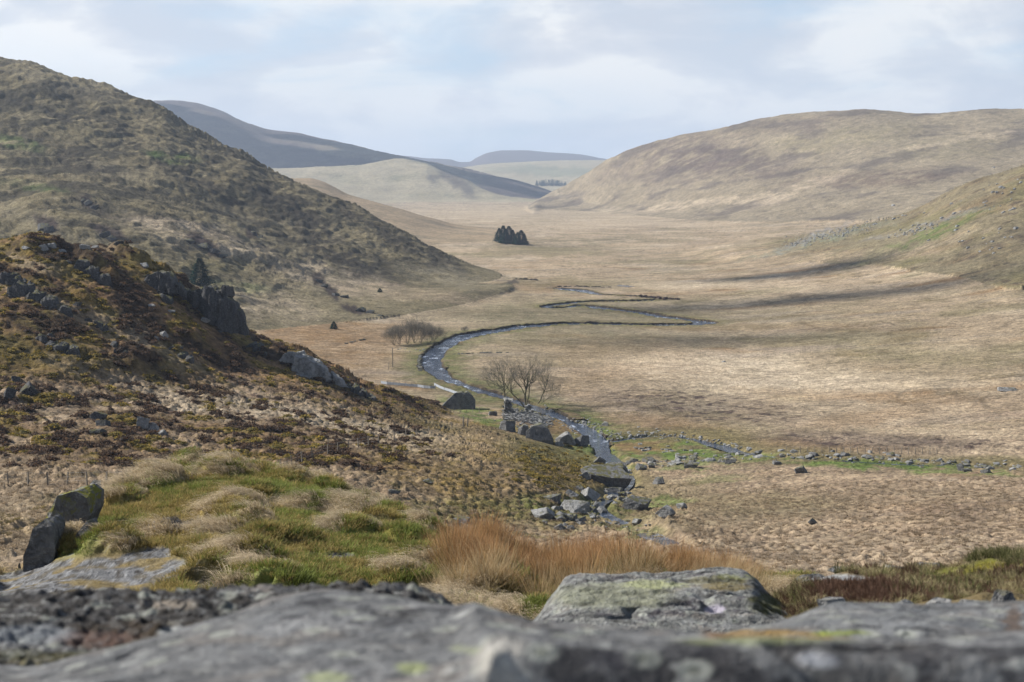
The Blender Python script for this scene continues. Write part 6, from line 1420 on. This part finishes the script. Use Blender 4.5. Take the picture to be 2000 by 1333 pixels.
for k, (px_, pb, hp_, wd_, lab) in enumerate([(975, 473, 27, 1.1, 'leftmost and shortest-topped spruce of the clump in mid-valley'), (983, 475, 34, 1.0, 'second spruce from the left in the mid-valley clump'), (994, 476, 34, 0.95, 'pointed spruce in the middle of the clump in mid-valley'), (1001, 477, 28, 1.0, 'spruce just right of the pointed middle one in the clump'),
                                              (1018, 479, 29, 1.15, 'broad spruce at the right end of the clump, beyond a small gap'), (1011, 478, 24, 1.0, 'small spruce filling the gap in the clump'), (988, 477, 30, 1.0, 'spruce tucked in front between the second and the pointed one'), (1024, 479, 22, 1.0, 'short spruce at the extreme right of the clump')]):
    g = hit(px_, pb); spruce(lab, px_, pb, hp_, k, gp, wd_ * 1.25)
gs = hit(392, 560, 330.0)
u_, v_ = ray(391, 560); spruce('lone dark spruce showing above the jointed crag on the left', 391, 560, 56, 2, None, 1.15, g=Vector((u_ * gs.y, gs.y, gs.z)))
spruce('tiny round conifer alone in the brown bracken', 652, 643, 15, 0, None, 1.7, 'conifer_bush')
spruce('very small dark bush at the foot of the pale slope', 742, 571, 8, 1, None, 2.2, 'conifer_bush')
# far plantation: one mass
r = np.random.RandomState(3); VV = []; FF = []; CC = []; b0 = 0
for k in range(90):
    px_ = r.uniform(1045, 1106); g = hit(px_, 363 + r.uniform(-3, 1.5), 4300); hh = r.uniform(13, 20) * (0.75 + 0.35 * math.sin((px_ - 1045) / 61 * 3.1))
    V_, Fc, C_ = spruce_mesh(900 + k, 1, 0.7, 120, size=2.2); V_ = V_ * A([1, 1, 1]) ; V_ = (V_ - 0) * hh
    for_ = V_ + A(g); VV.append(for_); FF.append(Fc + b0); CC.append(C_); b0 += len(V_)
tag(mesh_np('distant_wood', np.concatenate(VV), np.concatenate(FF), m_needle, cols=np.concatenate(CC), smooth=False), kind='stuff')

# ------------------------------------------------------------------ fences, pole
m_wood, t, b = material('weathered_post', 0.9, 0.15); b.inputs['Base Color'].default_value = (0.17, 0.15, 0.125, 1)
m_wire, t, b = material('galvanised_wire', 0.5, 0.4); b.inputs['Base Color'].default_value = (0.25, 0.25, 0.25, 1)
m_panel, t, b = material('pale_netting_panel', 0.5, 0.4); b.inputs['Base Color'].default_value = (0.30, 0.33, 0.37, 1)
def post_mesh(h, w_):
    V_ = A([(-w_, -w_, -0.4), (w_, -w_, -0.4), (w_, w_, -0.4), (-w_, w_, -0.4), (-w_ * .8, -w_ * .8, h), (w_ * .8, -w_ * .8, h * 1.02), (w_ * .8, w_ * .8, h), (-w_ * .8, w_ * .8, h * 0.98)])
    return V_, A([(0, 3, 2, 1), (4, 5, 6, 7), (0, 1, 5, 4), (1, 2, 6, 5), (2, 3, 7, 6), (3, 0, 4, 7)])
def fence(label, pts, h=1.15, w_=0.055, wires=3, seed=0, panels=False, cat='fence', name='wire_fence'):
    g0 = hit(*pts[0]); root = bpy.data.objects.new(name, None); COL.objects.link(root); root.location = g0; tag(root, label, cat)
    V_, Q = post_mesh(h, w_); me = mesh_np('post', V_, Q, m_wood, link=False, smooth=False).data; G = []; r = np.random.RandomState(seed)
    for q_ in pts:
        g = hit(*q_); o = bpy.data.objects.new('post', me); COL.objects.link(o); o.parent = root; o.location = g - g0; o.rotation_euler = (r.normal() * 0.04, r.normal() * 0.05, r.uniform(0, 1)); G.append(g - g0)
    for a, b_ in zip(G[:-1], G[1:]):
        if (b_ - a).length > 30: continue
        if panels:
            d = (b_ - a); n = 9; X = []
            for i in range(n):
                q = a + d * (i / (n - 1)); off = 0.03 * (1 if i % 2 else -1)
                X += [(q.x, q.y + off - 0.08, q.z + 0.12), (q.x, q.y + off - 0.08, q.z + h * 0.74)]
            mesh_np('panel', A(X), A([(2 * i, 2 * i + 2, 2 * i + 3, 2 * i + 1) for i in range(n - 1)]), m_panel, parent=root, smooth=False)
    if wires:
        paths = []
        for k in range(wires):
            z_ = h * (0.35 + 0.6 * k / max(1, wires - 1))
            for a, b_ in zip(G[:-1], G[1:]):
                if (b_ - a).length < 30: paths.append(([tuple(a + Vector((0, -w_, z_))), tuple((a + b_) / 2 + Vector((0, -w_, z_ - 0.02))), tuple(b_ + Vector((0, -w_, z_)))], [0.006] * 3))
        V_, Q = tubes(paths, 3); mesh_np('wire', V_, Q, m_wire, parent=root)
lin = lambda x0, y0, x1, y1, n: [(x0 + (x1 - x0) * i / (n - 1), y0 + (y1 - y0) * i / (n - 1)) for i in range(n)]
fence('post and wire fence crossing the tussocks behind the mossy leaning rock', lin(-60, 950, 285, 946, 10), 1.15, 0.06, 3, 1)
fence('post and wire fence climbing the tussock slope towards the split boulder', lin(530, 928, 610, 895, 5) + lin(640, 888, 740, 866, 6)[0:] + lin(770, 860, 905, 835, 7), 1.15, 0.06, 3, 2)
fence('short fence of thin posts in front of the split boulder', lin(886, 806, 936, 806, 5), 1.1, 0.05, 2, 3)
fence('pair of gate posts on the tussock slope below the split boulder', [(905, 832), (913, 834)], 1.6, 0.11, 2, 4, cat='gate')
fence('low fence with pale panels crossing the flat behind the left ridge', [(744, 750), (756, 752), (768, 753), (780, 754), (792, 755), (804, 756), (816, 757), (828, 759), (840, 760), (850, 760)], 1.0, 0.06, 0, 5, True, name='panel_fence')
fence('low fence with pale panels dropping to the split boulder from the river bend', [(848, 754), (858, 759), (868, 763), (878, 766), (888, 770), (900, 774)], 1.0, 0.06, 0, 6, True, name='panel_fence')
fence('long post fence beyond the side stream on the right', lin(1535, 884, 1830, 888, 22), 1.1, 0.05, 2, 7)
g = hit(767, 718); h_ = 38 * g.y / F; V_, Q = tubes([([(0, 0, -0.5), (0, 0, h_)], [0.14, 0.10])], 7)
root = bpy.data.objects.new('pole', None); COL.objects.link(root); root.location = g; tag(root, 'tall thin bare pole standing alone in the bracken near the willows', 'pole')
mesh_np('shaft', V_, Q, m_wood, parent=root); V_, Q = tubes([([(0.0, 0, h_ - 0.02), (0.0, 0, h_ + 0.12)], [0.15, 0.13])], 7); mesh_np('cap', V_, Q, m_wire, parent=root)
g = hit(759, 722); V_, Q = tubes([([(0, 0, -0.3), (0.05, 0, 1.9)], [0.09, 0.07])], 6); o = mesh_np('post', V_, Q, m_wood); o.location = g; tag(o, 'short leaning post beside the tall thin pole', 'post')

# ------------------------------------------------------------------ clouds to the left that shade parts of the valley, and the air
m_cloud, t, b = material('cloud_white', 1.0, 0.0); b.inputs['Base Color'].default_value = (0.85, 0.85, 0.87, 1)
def cloud(px, py, rx_m, ry_m, rot, seed, zc=700.0, ymin=70.0, n=26, gap=0.0):
    g = hit(px, py, ymin); k = (zc - g.z) / to_sun.z; c = g + to_sun * k; r = np.random.RandomState(seed); VV = []; FF = []; b0 = 0
    for i in range(n):
        a = r.uniform(0, 6.283); q = math.sqrt(r.uniform()) ; x = rx_m * q * math.cos(a); y = ry_m * q * math.sin(a); xr = x * math.cos(rot) - y * math.sin(rot); yr = x * math.sin(rot) + y * math.cos(rot)
        v, f = ICO[2]; s = min(rx_m, ry_m) * r.uniform(0.25, 0.6) * (1.15 - 0.6 * q)
        p_ = v * A([max(s * 1.6, rx_m * 0.24), s * 1.2, s * 0.35]) * (1 + 0.3 * n3(v * 1.0, 0.7, 3, seed + i)[:, None]); VV.append(p_ + A([c.x + xr, c.y + yr, c.z + r.normal() * 6])); FF.append(f + b0); b0 += len(v)
    tag(mesh_np('cloud', np.concatenate(VV), np.concatenate(FF), m_cloud), kind='stuff')
cloud(1570, 532, 56, 26, R(4), 1, 2200, n=22); cloud(1700, 574, 70, 16, R(6), 2, 2200, n=18); cloud(1520, 592, 80, 18, R(3), 3, 2200, n=14); cloud(1380, 668, 60, 14, 0, 5, 2200, n=10); cloud(500, 280, 720, 300, R(-20), 6, zc=1300, ymin=3650, n=26)  # the last, large cloud is added out of view to darken the far-left hill

m_haze = bpy.data.materials.new('hazy_air'); m_haze.use_nodes = True; t = NT(m_haze.node_tree); t.n.clear()
vol = t.new('ShaderNodeVolumePrincipled'); vol.inputs['Color'].default_value = (0.66, 0.79, 1.0, 1); vol.inputs['Density'].default_value = 0.000095; vol.inputs['Anisotropy'].default_value = 0.2
t.l.new(vol.outputs[0], t.new('ShaderNodeOutputMaterial').inputs['Volume'])
zlo = float(ZG.min()) - 1.0; zhi = 345.0
X0, X1, Y0_, Y1_ = -8600, 8600, -60, 12500
V_ = A([(X0, Y0_, zlo), (X1, Y0_, zlo), (X1, Y1_, zlo), (X0, Y1_, zlo), (X0, Y0_, zhi), (X1, Y0_, zhi), (X1, Y1_, zhi), (X0, Y1_, zhi)], float)
tag(mesh_np('haze', V_, A([(0, 3, 2, 1), (4, 5, 6, 7), (0, 1, 5, 4), (1, 2, 6, 5), (2, 3, 7, 6), (3, 0, 4, 7)]), m_haze, smooth=False), kind='stuff')
